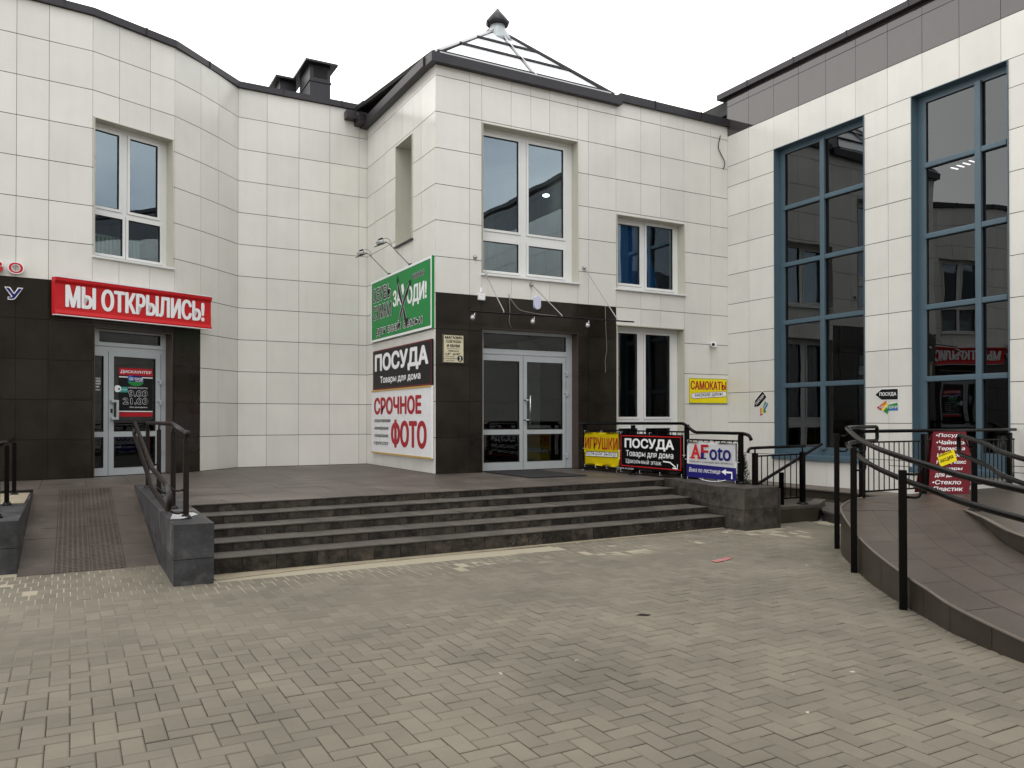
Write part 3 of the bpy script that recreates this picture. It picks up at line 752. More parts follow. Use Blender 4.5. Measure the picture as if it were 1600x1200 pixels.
# entrance doors (aluminium)
def door(M, h, dep, panes, name, stiles, hinges, handles, holes=()):
    b = LB(M); x0, x1, y0, y1 = h
    for r in subtract((x0+.012, x1-.012, ZP+.012, y1-.012), panes): b.box(r[0], r[2], -dep-.07, r[1], r[3], -dep, ALU)
    for xs in stiles: b.box(xs-.004, ZP+.02, -dep, xs+.004, stiles[xs], -dep+.0015, RUB)
    for p in panes:
        for q in ((p[0]-.004, p[0]+.006, p[2]-.004, p[3]+.004), (p[1]-.006, p[1]+.004, p[2]-.004, p[3]+.004), (p[0]+.006, p[1]-.006, p[3]-.006, p[3]+.004), (p[0]+.006, p[1]-.006, p[2]-.004, p[2]+.006)):
            b.box(q[0], q[2], -dep-.02, q[1], q[3], -dep+.004, RUB)
    for q in holes: b.box(q[0], q[2], -dep, q[1], q[3], -dep+.012, ALU, .004)
    o = b.build(name, BLD)
    for p in panes:
        g = LB(M); g.face([(p[0], p[2], -dep-.022), (p[1], p[2], -dep-.022), (p[1], p[3], -dep-.022), (p[0], p[3], -dep-.022)], GLD); g.build('pane', o)
    for (hx, hz) in hinges:
        g = LB(M); g.box(hx-.02, hz-.045, -dep, hx+.02, hz+.045, -dep+.03, ALU, .006); g.box(hx-.06, hz+.015, -dep, hx-.02, hz+.045, -dep+.02, ALU); g.build('hinge', o)
    for hd in handles: hd(M, o, dep)
    reveal(M, (h[0], h[1], ZP, h[3]), dep, REVD, o, lip=.012, bottom=False)
    return o
def bar_handle(x, z0, z1, bracket=0.05, r=.016):
    def f(M, o, dep):
        g = MB(); P = lambda a, b2, c: M @ Vector((a, b2, c))
        g.tube([P(x, z0, -dep+.085), P(x, z1, -dep+.085)], r, CHROME, 10)
        for z in (z0+.09, z1-.09): g.tube([P(x, z, -dep+.085), P(x-bracket, z, -dep+.05), P(x-bracket-.04, z, -dep+.002)], r*.8, CHROME, 8)
        g.build('handle', o)
    return f
def square_handle(x, z0, z1):
    def f(M, o, dep):
        g = LB(M); g.box(x+.06, z0, -dep+.05, x+.095, z1, -dep+.085, ALU, .006)
        for z in (z0+.02, z1-.02): g.box(x-.02, z-.02, -dep+.05, x+.06, z+.02, -dep+.08, ALU, .005); g.box(x-.02, z-.03, -dep+.001, x+.03, z+.03, -dep+.05, ALU, .005)
        g.box(x-.01, z0+.12, -dep+.001, x+.02, z0+.19, -dep+.012, RUB)
        g.build('handle', o)
    return f
d2 = door(MT, (6.62, 8.74, ZP, 3.215), .2, [(6.76, 8.58, 2.86, 3.14), (6.76, 7.52, 1.335, 2.63), (7.70, 8.50, 1.33, 2.625), (6.76, 7.52, .715, 1.23), (7.70, 8.50, .715, 1.235)],
          'entrance_door', {7.61: 2.74, 8.585: 2.74}, [(8.60, 2.42), (8.60, 2.02), (8.60, .80)], [bar_handle(7.72, 1.42, 1.98)],
          [(6.64, 8.6, 2.755, 2.785)])
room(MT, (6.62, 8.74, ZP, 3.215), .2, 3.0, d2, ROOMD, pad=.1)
d1 = door(MBm, (.030, 1.42, ZP, 3.08), .2, [(.22, 1.30, 2.86, 3.03), (.13, .285, 1.32, 2.61), (.13, .285, .70, 1.22), (.47, 1.21, 1.32, 2.615), (.47, 1.21, .69, 1.22)],
          'shop_door', {.37: 2.70, 1.315: 2.70}, [(1.30, 2.20), (1.30, 1.83), (1.30, .95)], [square_handle(.42, 1.52, 1.86)])
room(MBm, (.030, 1.42, ZP, 3.08), .2, 2.2, d1, ROOMD, pad=.1)
mb = MB(); g = LB(MBm); g.box(.02, 2.79, -.195, 1.35, 2.83, -.18, ALU); g.build('door_closer', d1); mb.b.free()
# inner partition glimpsed through the entrance
pt = MB(); pt.box((8.02, 14.2, ZP), (8.5, 14.25, 3.1), ROOM); pt.build('partition', d2)

# ================================================================== terrace, steps and left ramp
STEPS = root('entrance_steps', 'wide dark slate entrance steps and terrace in front of the glass door', 'steps', (4.6, 9, 0))
def strip_tiles(mb, p, q, n, m, wd, zt, horizontal=True): pass
mb = MB()
nx = [i*.6+.8 for i in range(-8, 14)]; nx = [x for x in nx if x < 8.66]+[8.72]
tiled(mb, (0, 0, ZP-.003), (1, 0, 0), (0, 1, 0), (0, 0, 1), [1.175]+[x for x in nx if x > 1.5], [10.2, 10.4, 11.0, 11.6, 12.2, 12.8, 13.4, 14.0, 14.6, 15.2, 15.8, 16.4, 17.0], [], lambda u, v: FLOOR, gap=.005, jit=.0008)
tiled(mb, (0, 0, ZP), (1, 0, 0), (0, 1, 0), (0, 0, 1), [-3.5]+[x for x in nx if -3.3 < x < 1.1]+[1.174], [13.05, 13.6, 14.2, 14.8, 15.4, 16.0], [], lambda u, v: FLOOR, gap=.005, jit=.0008)
mb.prism([(1.18, 9.825), (8.42, 10.185), (8.72, 10.2), (8.72, 17.2), (1.18, 17.2)], 0, ZP-.02, BACK)
mb.box((-3.5, 13.06, 0), (1.17, 17.2, ZP-.021), BACK)
mb.build('terrace_floor', STEPS)
SX0, SX1 = 1.175, 8.06
# (front edge y at left, y at right, top z, bottom z, right end x)
ST = [(9.80, 10.16, .547, .451, 8.42), (9.43, 9.72, .451, .356, 8.27), (9.03, 9.22, .356, .26, 8.18), (8.65, 8.76, .26, .165, 8.07), (8.28, 8.40, .165, -.02, 8.05)]
for k, (ya, yb, zt, zb, xe) in enumerate(ST):
    d = Vector((xe-SX0, yb-ya, 0)); L = d.length; d.normalize(); n = Vector((d.y, -d.x, 0))
    mb = MB(); us = [0]
    while us[-1] < L-.5: us.append(us[-1]+random.choice((.3, .33, .33, .2, .42)))
    us.append(L)
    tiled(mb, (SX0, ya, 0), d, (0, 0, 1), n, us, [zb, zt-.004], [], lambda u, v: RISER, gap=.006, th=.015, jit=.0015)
    # tread slabs with a small nosing
    depth = .46 if k else .5
    us2 = [0]
    while us2[-1] < L-.6: us2.append(us2[-1]+random.choice((.6, .6, .45)))
    us2.append(L)
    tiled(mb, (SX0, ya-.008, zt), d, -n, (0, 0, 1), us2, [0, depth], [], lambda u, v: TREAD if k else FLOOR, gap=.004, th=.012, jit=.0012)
    mb.build('step', STEPS)
# cheek walls
def slabwall(name, x0, x1, y0, y1, zt, m, parent, ny, nz, top=True):
    mb = MB(); g = .006
    ys = [y0+(y1-y0)*i/ny for i in range(ny+1)]; zs = nz
    tiled(mb, (x0, 0, 0), (0, 1, 0), (0, 0, 1), (-1, 0, 0), ys, zs, [], lambda u, v: m, gap=g, jit=.001)
    tiled(mb, (x1, 0, 0), (0, 1, 0), (0, 0, 1), (1, 0, 0), ys, zs, [], lambda u, v: m, gap=g, jit=.001)
    tiled(mb, (0, y0, 0), (1, 0, 0), (0, 0, 1), (0, -1, 0), [x0, x1], zs, [], lambda u, v: m, gap=g, jit=.001)
    tiled(mb, (0, 0, zt), (1, 0, 0), (0, 1, 0), (0, 0, 1), [x0-.004, x1+.004], ys, [], lambda u, v: m, gap=.004, jit=.0006)
    return mb.build(name, parent)
slabwall('cheek_wall', .825, 1.172, 7.885, 13.0, .562, STONE, STEPS, 8, [-.02, .24, .556])
slabwall('cheek_wall', 8.055, 8.70, 8.02, 8.47, .575, STONEB, STEPS, 1, [-.02, .28, .569])
mb = MB()
pw = [(8.06, 8.47), (8.44, 10.2), (8.72, 10.2), (8.72, 8.47)]
tiled(mb, (8.07, 8.472, 0), (.2107, .9775, 0), (0, 0, 1), (-.9775, .2107, 0), [0, .36, .72, 1.1, 1.77], [-.02, .28, .562], [], lambda u, v: STONEB, gap=.006)
mb.prism(pw, .45, .566, STONEB); mb.box((8.70, 8.0, -1.2), (8.72, 13.1, .55), STONEB)
mb.build('cheek_wall', STEPS)
mb = MB(); mb.prism([(1.19, 8.30), (1.2, 8.0), (2.1, 8.14), (3.7, 8.21), (5.4, 8.27), (8.0, 8.34), (8.0, 8.42)], -.003, .006, CONC); o = mb.build('concrete_strip'); struct(o, 'pale sandy concrete strip along the foot of the steps')

RAMP = root('entrance_ramp', 'brown tiled ramp on the left rising between slate walls to the red sign door', 'ramp', (.2, 9.2, 0))
mb = MB(); y0, y1 = 9.12, 13.06; sl = Vector((0, y1-y0, ZP)).normalized(); Ls = math.hypot(y1-y0, ZP)
tiled(mb, (0, y0, 0.003), (1, 0, 0), sl, (0, -sl.z, sl.y), [-.46, -.14, .18, .50, .822], [Ls*i/9 for i in range(10)], [], lambda u, v: RAMPT, gap=.005, jit=.0015)
# raised tactile ribs on the ramp tiles
for i in range(4):
    xa = -.46+.32*i
    for k in range(int(Ls/.05)):
        v = .03+k*.05
        if (i in (1, 2)) and v < Ls-.12:
            for j2 in range(6):
                c = Vector((xa+.035+.05*j2, y0+sl.y*v, .003+sl.z*v+.002)); M = Matrix.Translation(c) @ Matrix.Rotation(math.asin(sl.z), 4, 'X')
                mb.obox(M, (.030, .030, .007), RAMPT)
mb.build('ramp_surface', RAMP)
slabwall('ramp_wall', -1.0, -.462, 9.35, 12.75, .52, STONE, RAMP, 6, [-.02, .25, .514])
mb = MB(); mb.box((-.98, 11.2, .522), (-.49, 12.72, .53), CONC); mb.build('mortar_patch', RAMP)

# ================================================================== left handrail on the cheek wall
def rnd(pts, r=.06, n=5):
    """round the corners of a 3-D polyline"""
    pts = [Vector(p) for p in pts]; o = [pts[0]]
    for i in range(1, len(pts)-1):
        a, p, b2 = pts[i-1], pts[i], pts[i+1]
        ra = min(r, (a-p).length*.45); rb = min(r, (b2-p).length*.45)
        s, e = p+(a-p).normalized()*ra, p+(b2-p).normalized()*rb
        for k in range(n+1):
            t = k/n; o.append(s*(1-t)**2+p*2*t*(1-t)+e*t*t)
    o.append(pts[-1]); return o
def rail_part(name, pts, r, m, parent, rr=.06, n=10):
    mb = MB(); mb.tube(rnd(pts, rr), r, m, n); return mb.build(name, parent)
def post_part(x, y, z0, z1, w, m, parent, foot=True, name='post', rot=0.0):
    mb = MB(); M = Matrix.Translation((x, y, (z0+z1)/2)) @ Matrix.Rotation(rot, 4, 'Z'); mb.obox(M, (w, w, z1-z0), m, .004)
    o = mb.build(name, parent)
    if foot:
        f = MB(); f.lathe(Matrix.Translation((x, y, z0)) @ Matrix.Rotation(R(45)+rot, 4, 'Z'), [(w*1.35, 0), (w*1.35, .008), (w*.8, .04)], m, 4); f.build('base_flange', o)
    return o
LH = root('stair_handrail', 'brown painted steel handrail on the slate wall between ramp and steps', 'handrail', (.97, 10, .562))
for (x, y, zt) in ((.985, 8.38, 1.33), (.97, 9.37, 1.40), (.955, 10.8, 1.40), (.95, 12.4, 1.40)):
    post_part(x, y, .562, zt, .05, RUST, LH)
    st = MB(); st.tube([(x, y, zt-.01), (x, y, 1.47 if y > 9 else 1.385)], .011, RUST, 8); st.build('stub', LH)
rail_part('rail', [(.95, 12.5, 1.48), (.965, 9.42, 1.48), (.985, 8.34, 1.392)], .025, RUST, LH)
bl = MB(); bl.lathe(Matrix.Translation((.985, 8.33, 1.355)), [(.008, 0), (.026, .008), (.031, .036), (.026, .060), (.008, .068)], RUST, 12); bl.build('end_cap', LH)
up = [(.79, 12.55, 1.49), (.79, 9.75, .985), (.795, 8.15, .905), (.80, 8.02, .84), (.80, 8.0, .75), (.80, 8.1, .68)]
rail_part('rail', [(.79, 12.55, 1.30), (.79, 12.62, 1.40)]+up+[(.79, 9.65, .76), (.79, 12.5, 1.30)], .026, RUST, LH, .05)
for y, z, x in ((8.38, .68, .985), (8.38, .9, .985), (9.37, .8, .97), (10.8, 1.03, .955), (12.4, 1.29, .95)):
    rail_part('bracket', [(x-.02, y, z-.06), (x-.1, y, z-.07), (.80, y-.02, z)], .011, RUST, LH, .05, 8)
LH2 = root('ramp_handrail', 'dark steel handrail on the left wall of the ramp at the picture edge', 'handrail', (-.62, 11, .52))
for y in (9.7, 11.1, 12.5): post_part(-.66, y, .522, 1.22, .05, STEEL, LH2)
rail_part('rail', [(-.66, 12.6, 1.27), (-.66, 9.5, 1.27)], .024, STEEL, LH2)

# ================================================================== fence with the three banners
BF = root('banner_fence', 'black steel railing carrying three banners along the edge of the terrace', 'railing', (8.66, 11, ZP))
for y, zt, z0 in ((12.78, 1.42, ZP), (11.28, 1.42, ZP), (9.88, 1.44, ZP), (8.70, 1.29, .575)): post_part(8.66, y, z0, zt, .06, STEEL, BF)
rail_part('rail', [(8.66, 12.95, 1.445), (8.66, 9.95, 1.455), (8.66, 9.78, 1.36), (8.66, 9.68, 1.315), (8.66, 8.66, 1.315), (8.66, 8.53, 1.29), (8.66, 8.49, 1.22)], .026, STEEL, BF, .05)
for (ya, yb, z) in ((12.78, 9.88, 1.32), (12.78, 9.88, .62), (9.88, 8.70, 1.20), (9.88, 8.70, .64)):
    mb = MB(); mb.bar((8.66, ya, z), (8.66, yb, z), .03, .025, STEEL); mb.build('rail', BF)
yy = 12.62; k = 0
while yy > 8.78:
    if abs(yy-9.88) > .06 and abs(yy-11.28) > .06:
        hi, lo = (1.31, .63) if yy > 9.88 else (1.19, .65)
        mb = MB(); mb.tube([(8.66, yy, lo), (8.66, yy, hi)], .008, STEEL, 6); mb.build('baluster', BF)
    yy -= .125
def flat_sign(name, label, cat, p, U, Nn, w, h, m, th=.012, border=None, bm=None, group=None):
    r = root(name, label, cat, M=frameM(p, U, Nn), group=group)
    lbox(r, 0, 0, -th, w, h, 0, m, 'panel')
    if border:
        t = border; i0 = 0.0
        for (a, b2, c, d) in ((0, 0, w, t), (0, h-t, w, h), (0, t, t, h-t), (w-t, t, w, h-t)):
            pass
        mb = MB()
        for (a, b2, c, d) in ((0, 0, w, t), (0, h-t, w, h), (0, t, t, h-t), (w-t, t, w, h-t)): mb.box((a, b2, .0005), (c, d, .003), bm)
        me = bpy.data.meshes.new('border'); mb.b.to_mesh(me); mb.b.free(); me.materials.append(bm)
        o = bpy.data.objects.new('border', me); COL.objects.link(o); o.parent = r
    return r
def cloth_banner(name, label, p, U, Nn, w, h, m, sag=.012):
    r = root(name, label, 'banner', M=frameM(p, U, Nn), group='banners tied to the terrace railing')
    mb = MB(); n, q = 24, 12; g = []
    for i in range(n+1):
        row = []
        for j in range(q+1):
            u, v = i/n, j/q
            row.append(mb.b.verts.new((w*u, h*v+sag*math.sin(u*math.pi*6)*(abs(v-.5)*2)**4*.35, -.006+.004*math.sin(u*9+v*4)*math.sin(v*math.pi)-.003*math.sin((u+v)*14)*(1-v)*0.5)))
        g.append(row)
    for i in range(n):
        for j in range(q):
            f = mb.b.faces.new((g[i][j], g[i+1][j], g[i+1][j+1], g[i][j+1])); f.smooth = True
    # hem thickness
    ex = bmesh.ops.solidify(mb.b, geom=mb.b.faces[:], thickness=.003)
    me = bpy.data.meshes.new('sheet'); bmesh.ops.recalc_face_normals(mb.b, faces=mb.b.faces[:]); mb.b.to_mesh(me); mb.b.free(); me.materials.append(m)
    o = bpy.data.objects.new('sheet', me); COL.objects.link(o); o.parent = r
    for (a, b2) in [(w*t, h) for t in (.02, .5, .98)]+[(w*t, 0) for t in (.02, .34, .66, .98)]+[(0, h*.5), (w, h*.5)]:
        t = MB(); dx = -.05 if a == 0 else (.05 if a == w else 0); dy = (.04 if b2 == h else (-.05 if b2 == 0 else 0))
        s = .015; ax = min(max(a, s), w-s); ay = min(max(b2, s), h-s)
        t.tube([(ax, ay, .005), (ax+dx, ay+dy, .01), (ax+dx, ay+dy, -.04)], .003, WHITED, 6)
        me = bpy.data.meshes.new('cable_tie'); t.b.to_mesh(me); t.b.free(); me.materials.append(WHITED)
        oo = bpy.data.objects.new('cable_tie', me); COL.objects.link(oo); oo.parent = r
    return r
XF = 8.612
UF, NF = (0, -1, 0), (-1, 0, 0)
TZ = .008
b1 = cloth_banner('toy_banner', 'yellow banner with red toy shop lettering, nearest the glass door', (XF, 12.74, .655), UF, NF, 1.11, .625, YEL)
text(b1, 'ИГРУШКИ', .035, .315, 1.04, .215, TZ, REDT, .02)
shape(b1, [(.05, .165), (1.07, .175), (1.075, .275), (.09, .265)], BLACK, TZ-.001, 'label_strip')
shape(b1, [(.06, .175), (1.06, .185), (1.065, .265), (.10, .255)], WHITE, TZ, 'label_strip')
text(b1, 'большой выбор', .075, .175, .96, .105, TZ+.002, BLACK, .0, .25)
b2_ = cloth_banner('tableware_banner', 'black banner with red frame line, white lettering and arrow, between the yellow and white banners', (XF-.004, 11.60, .625), UF, NF, 1.69, .645, BLACK)
for (a, b, c, d) in ((.04, .07, 1.65, .085), (.04, .60, 1.65, .615), (.04, .085, .055, .60), (1.635, .085, 1.65, .60)):
    shape(b2_, [(a, b), (c, b), (c, d), (a, d)], RED, TZ, 'border')
text(b2_, 'ПОСУДА', .15, .365, 1.33, .20, TZ, WHITE, .06)
text(b2_, 'Товары для дома', .19, .225, 1.27, .13, TZ, WHITE, .018)
text(b2_, 'Цокольный этаж', .19, .115, .97, .095, TZ, WHITE, .0)
shape(b2_, thickline([(1.20, .20), (1.38, .19), (1.52, .115)], .022), WHITE, TZ, 'arrow')
shape(b2_, thickline([(1.44, .10), (1.56, .097), (1.565, .17)], .022), WHITE, TZ+.001, 'arrow')
text(b2_, 'вход со двора', .01, .012, .40, .03, TZ, WHITED, .0)
b3 = cloth_banner('photo_banner', 'white and navy photo banner with red A, farthest from the glass door', (XF, 9.825, .605), UF, NF, 1.09, .565, WHITE)
shape(b3, [(.003, .003), (1.087, .003), (1.087, .195), (.003, .215)], NAVY, TZ, 'lower_band')
text(b3, 'A', .10, .30, .22, .225, TZ, RED, .04)
text(b3, 'F', .33, .30, .17, .225, TZ, REDT, .04)
shape(b3, [(.33, .30), (.40, .30), (.40, .40), (.33, .40)], NAVY, TZ+.001, 'letter_shade')
for (a, b, c) in ((.075, .20, .30), (.245, .345, .30), (.31, .455, .30)): shape(b3, [(a, c), (b, c), (b, c+.022), (a, c+.022)], NAVY if a > .3 else RED, TZ+.0006, 'serif')
text(b3, 'oto', .52, .29, .46, .20, TZ, NAVY, .04)
text(b3, 'подарки и сувениры для любимых', .06, .235, .96, .035, TZ, BLACK, .008)
text(b3, 'Вниз по лестнице', .06, .075, .70, .085, TZ+.002, WHITED, .006, .25)
shape(b3, thickline([(1.0, .03), (1.0, .125), (.86, .125)], .03), WHITE, TZ+.002, 'arrow')
shape(b3, [(.78, .125), (.88, .17), (.88, .08)], WHITE, TZ+.003, 'arrow')
rope = MB(); rope.tube(rnd([(8.58, 9.5, .60), (8.56, 9.3, .575), (8.57, 9.1, .58), (8.6, 8.95, .61)], .1), .006, WHITED, 6); tag(rope.build('rope'), 'loose white rope end hanging under the white photo banner', 'rope')

# ================================================================== basement stairwell beside the terrace
SW = root('basement_stairwell', 'brown tiled basement stairwell with low kerb wall behind the right slate pier', 'stairwell', (10, 9, 0))
mb = MB()
tiled(mb, (0, 8.32, 0), (1, 0, 0), (0, 0, 1), (0, -1, 0), [8.705, 9.3, 9.86], [-.02, .236], [], lambda u, v: SIDE, gap=.004)
mb.prism([(8.705, 8.315), (9.865, 8.315), (10.55, 8.75), (10.55, 8.95), (9.8, 8.5), (8.705, 8.5)], .2, .245, TREAD)
mb.prism([(9.862, 8.325), (10.54, 8.755), (10.54, 8.94), (9.8, 8.49)], -.02, .199, SIDE)
mb.build('kerb_wall', SW)
mb = MB()
for k in range(7): mb.box((10.3-.3*k-.3, 8.5, -1.4), (10.3-.3*k, 10.0, .05-.16*k), TREAD)
mb.build('stair_flight', SW)
mb = MB(); mb.box((10.31, 8.96, -.1), (12.05, 13.1, .06), SIDE); mb.box((8.73, 10.01, -1.5), (10.3, 13.1, -1.3), SIDE); mb.box((8.73, 8.5, -1.5), (10.3, 10.0, -1.41), SIDE); mb.build('stair_floor', SW)
LE = root('wall_ledge', 'low dark ledge with pale grey top running along the foot of the right wing', 'ledge', (12.4, 10, 0))
mb = MB(); mb.box((12.06, 7.06, -.3), (12.70, 13.13, .205), SIDE); mb.build('ledge_body', LE)
mb = MB(); mb.box((12.03, 7.06, .2055), (12.70, 13.13, .232), GROUT, .004); mb.build('ledge_top', LE)
mb = MB(); mb.prism([(9.74, 7.92), (10.95, 7.6), (11.2, 8.6), (10.85, 9.12), (9.95, 8.3)], -.02, .115, STONE); mb.prism([(9.72, 7.90), (10.97, 7.58), (11.22, 8.6), (10.86, 9.14), (9.93, 8.31)], .1155, .15, TREAD)
tag(mb.build('stone_step'), 'single low slate step between the basement stairwell and the curved ramp', 'step')

SB = root('stairwell_railing', 'short black railing with thin balusters and a sloping handrail over the basement stairwell', 'railing', (9.1, 8.42, .245))
for x in (8.66, 9.64): post_part(x, 8.42, .245 if x > 9 else .575, 1.035, .065, STEEL, SB, foot=x > 9)
for x in (8.66, 9.64):
    mb = MB(); mb.tube([(x, 8.42, 1.03), (x, 8.42, 1.10)], .012, STEEL, 8); mb.build('stub', SB)
rail_part('rail', [(8.52, 8.42, 1.05), (8.55, 8.42, 1.105), (8.66, 8.42, 1.11), (9.70, 8.42, 1.12)], .022, STEEL, SB, .04)
for z in (.99, .345):
    mb = MB(); mb.bar((8.70, 8.42, z), (9.62, 8.42, z+.01), .022, .022, STEEL); mb.build('rail', SB)
for i in range(7):
    x = 8.79+i*.12; mb = MB(); mb.tube([(x, 8.42, .35), (x, 8.42, .99)], .008, STEEL, 6); mb.build('baluster', SB)
rail_part('rail', [(8.72, 8.56, .50), (8.84, 8.55, .57), (10.22, 8.55, 1.135)], .024, STEEL, SB, .03)
post_part(9.42, 8.62, .0, .72, .05, STEEL, SB, foot=False)

# ================================================================== curved ramp on the right
CR = root('curved_ramp', 'brown tiled curved wheelchair ramp sweeping up from the right foreground to a landing', 'ramp', (7, 4.5, 0))
NR = 49
oc = resample(OUTER[3:], NR); ic = resample(INNER, NR)
mb = MB()
nj = 4
for i in range(NR-1):
    for j in range(nj):
        g = .0035
        def P(ii, f): return oc[ii].lerp(ic[ii], f)
        if i % 6 == 0: pass
        a = [P(i, j/nj), P(i+1, j/nj), P(i+1, (j+1)/nj), P(i, (j+1)/nj)]
        mb.face([tuple(v) for v in a], GROUT)
for i0 in range(0, NR-1, 6):                              # tiles of six stations each, with joints
    i1 = min(NR-1, i0+6)
    for j in range(nj):
        off = 3 if j % 2 else 0
        s0, s1 = i0+off, min(NR-1, i1+off)
        segs = [(s0, s1)] if s1 > s0 else []
        if off and i0 == 0: segs.append((0, 3))
        for (q0, q1) in segs:
            vs0, vs1 = [], []
            for q in range(q0, q1+1):
                f0, f1 = j/nj+.003, (j+1)/nj-.003
                e = .004
                t = (oc[min(NR-1, q+1)]-oc[max(0, q-1)]).normalized()
                sh = t*e if q == q0 else (-t*e if q == q1 else t*0)
                vs0.append(mb.b.verts.new(oc[q].lerp(ic[q], f0)+sh+Vector((0, 0, .004)))); vs1.append(mb.b.verts.new(oc[q].lerp(ic[q], f1)+sh+Vector((0, 0, .004))))
            for q in range(len(vs0)-1):
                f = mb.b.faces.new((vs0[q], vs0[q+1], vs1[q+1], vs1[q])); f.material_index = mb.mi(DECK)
mb.build('ramp_deck', CR)
lo = [Vector(p) for p in OUTER[:4]]
lpoly = [(p.x, p.y) for p in lo]+[(8.95, 5.5), (12.69, 5.5), (12.69, 7.05), (9.1, 7.05)]
mb = MB(); mb.prism(lpoly[::-1], .30, .486, GROUT, SIDE)
lx = [7.5+.45*i for i in range(13)]; ly = [5.5+.39*i for i in range(5)]
for i in range(12):
    for j in range(4):
        x0, x1, yy0, yy1 = lx[i]+.003, lx[i+1]-.003, ly[j]+.003, ly[j+1]-.003
        if all(inside(x, y, lpoly) for x, y in ((x0, yy0), (x1, yy0), (x0, yy1), (x1, yy1))): mb.face([(x0, yy0, .49), (x1, yy0, .49), (x1, yy1, .49), (x0, yy1, .49)], DECK)
mb.face([(p[0]+(.0 if k else 0), p[1], .488) for k, p in enumerate(lpoly[::-1])], DECK)
mb.build('landing', CR)
# side wall of the ramp: tiles along the curve
full = resample(OUTER, 97)
mb = MB()
for q0 in range(0, 96, 6):
    q1 = min(96, q0+6); lowr, upr = [], []
    tz = max(.02, (full[q0].z+full[q1].z)/2)
    for q in range(q0, q1+1):
        t = (full[min(96, q+1)]-full[max(0, q-1)]); t.z = 0; t.normalize()
        n = Vector((-t.y, t.x, 0))
        if n.dot(Vector((-.7, -.0, 0))) < 0 and n.dot(Vector((-1, .3, 0))) < 0: n = -n
        sh = t*.0025 if q == q0 else (-t*.0025 if q == q1 else t*0)
        p = full[q]+sh
        lowr.append(mb.b.verts.new((p.x, p.y, -.02))); upr.append(mb.b.verts.new((p.x, p.y, p.z+.004)))
    for q in range(len(lowr)-1):
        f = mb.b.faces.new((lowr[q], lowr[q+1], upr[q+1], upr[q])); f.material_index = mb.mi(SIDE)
# edging trim on top of the wall
pts = [Vector((p.x, p.y, p.z+.004)) for p in full]
mb.tube(pts, .012, GROUT, 6)
mb.build('side_wall', CR)
# the straight walkway beside the ramp
mb = MB()
i2 = [Vector(p) for p in INNER[:6]]
zt = [.49, .485, .475, .455, .43, .40]
for k in range(5):
    a, b2 = i2[k], i2[k+1]
    mb.face([(a.x, a.y, a.z-.05), (b2.x, b2.y, b2.z-.05), (b2.x, b2.y, zt[k+1]), (a.x, a.y, zt[k])], SIDE)
    mb.face([(a.x, a.y, zt[k]), (b2.x, b2.y, zt[k+1]), (b2.x+1.7, b2.y-1.1, zt[k+1]), (a.x+1.9, a.y-.9, zt[k])], DECK)
    mb.bar((a.x, a.y, zt[k]+.002), (b2.x, b2.y, zt[k+1]+.002), .05, .01, GROUT)
mb.prism([(8.95, 5.499), (12.69, 5.499), (12.69, 2.0), (8.3, 2.0), (7.6, 2.9), (9.4, 4.6)], .2, .40, DECK, SIDE)
mb.prism([(8.96, 5.498), (12.69, 5.498), (12.69, 4.45), (10.7, 4.55)], .40, .4895, DECK, SIDE)
mb.build('walkway', CR)

def offset_curve(pts, d, dz):
    o = []
    for q in range(len(pts)):
        t = pts[min(len(pts)-1, q+1)]-pts[max(0, q-1)]; t.z = 0; t.normalize(); n = Vector((t.y, -t.x, 0))
        o.append(pts[q]-n*d+Vector((0, 0, dz)))
    return o
CH = root('ramp_handrail', 'black double handrail on tall square posts following the curved ramp', 'handrail', (6.8, 5.3, 0))
zsm = [Vector((p.x, p.y, max(p.z, .0))) for p in resample([(9.27, 7.0, .49)]+OUTER, 97)]
hi_ = offset_curve(zsm, .07, .935); lo_ = offset_curve(zsm, .07, .75)
# keep the hand rails straight over the landing and closed by rounded loops
endp = [hi_[0], hi_[0]+Vector((.10, .0, -.01)), hi_[0]+Vector((.13, .0, -.09)), lo_[0]+Vector((.10, 0, .0)), lo_[0]]
mb = MB(); mb.tube(lo_[::-1][:]+rnd([lo_[0], lo_[0]+Vector((.10, .02, 0)), hi_[0]+Vector((.10, .02, 0)), hi_[0]], .05)[1:-1]+hi_, .024, STEEL, 10); mb.build('rail', CH)
for (px, py, zt, ri) in ((7.93, 6.42, 1.36, None), (6.83, 5.33, 1.245, None), (5.855, 4.11, 1.12, None), (5.2, 2.75, 1.0, None)):
    post_part(px, py, -.004, zt, .06, STEEL, CH, foot=False, rot=.7)
    for ln, dzz in ((hi_, 0), (lo_, 0)):
        q = min(ln, key=lambda v: (v.x-px)**2+(v.y-py)**2)
        z = min(zt-.03, q.z-.09)
        rail_part('bracket', [(px+.02, py, z), (q.x-.0, q.y, z-.005), (q.x, q.y, q.z-.015)], .010, STEEL, CH, .05, 8)
LF = root('landing_railing', 'black railing with close thin balusters across the back of the ramp landing', 'railing', (10.8, 7.0, .49))
for x in (9.12, 10.42, 11.2, 12.5): post_part(x, 6.985, .49, 1.32, .06, STEEL, LF, foot=False)
rail_part('rail', [(9.12, 6.985, 1.365), (12.66, 6.985, 1.365)], .024, STEEL, LF)
for z in (1.22, .57):
    mb = MB(); mb.bar((9.15, 6.985, z), (12.62, 6.985, z), .022, .022, STEEL); mb.build('rail', LF)
for i in range(33):
    x = 9.25+i*.105
    if min(abs(x-10.42), abs(x-11.2), abs(x-12.5)) < .04: continue
    mb = MB(); mb.tube([(x, 6.985, .575), (x, 6.985, 1.22)], .008, STEEL, 6); mb.build('baluster', LF)
WH = root('walkway_handrail', 'black double handrail above the wedge wall between the two ramp flights', 'handrail', (8.9, 5.4, .49))
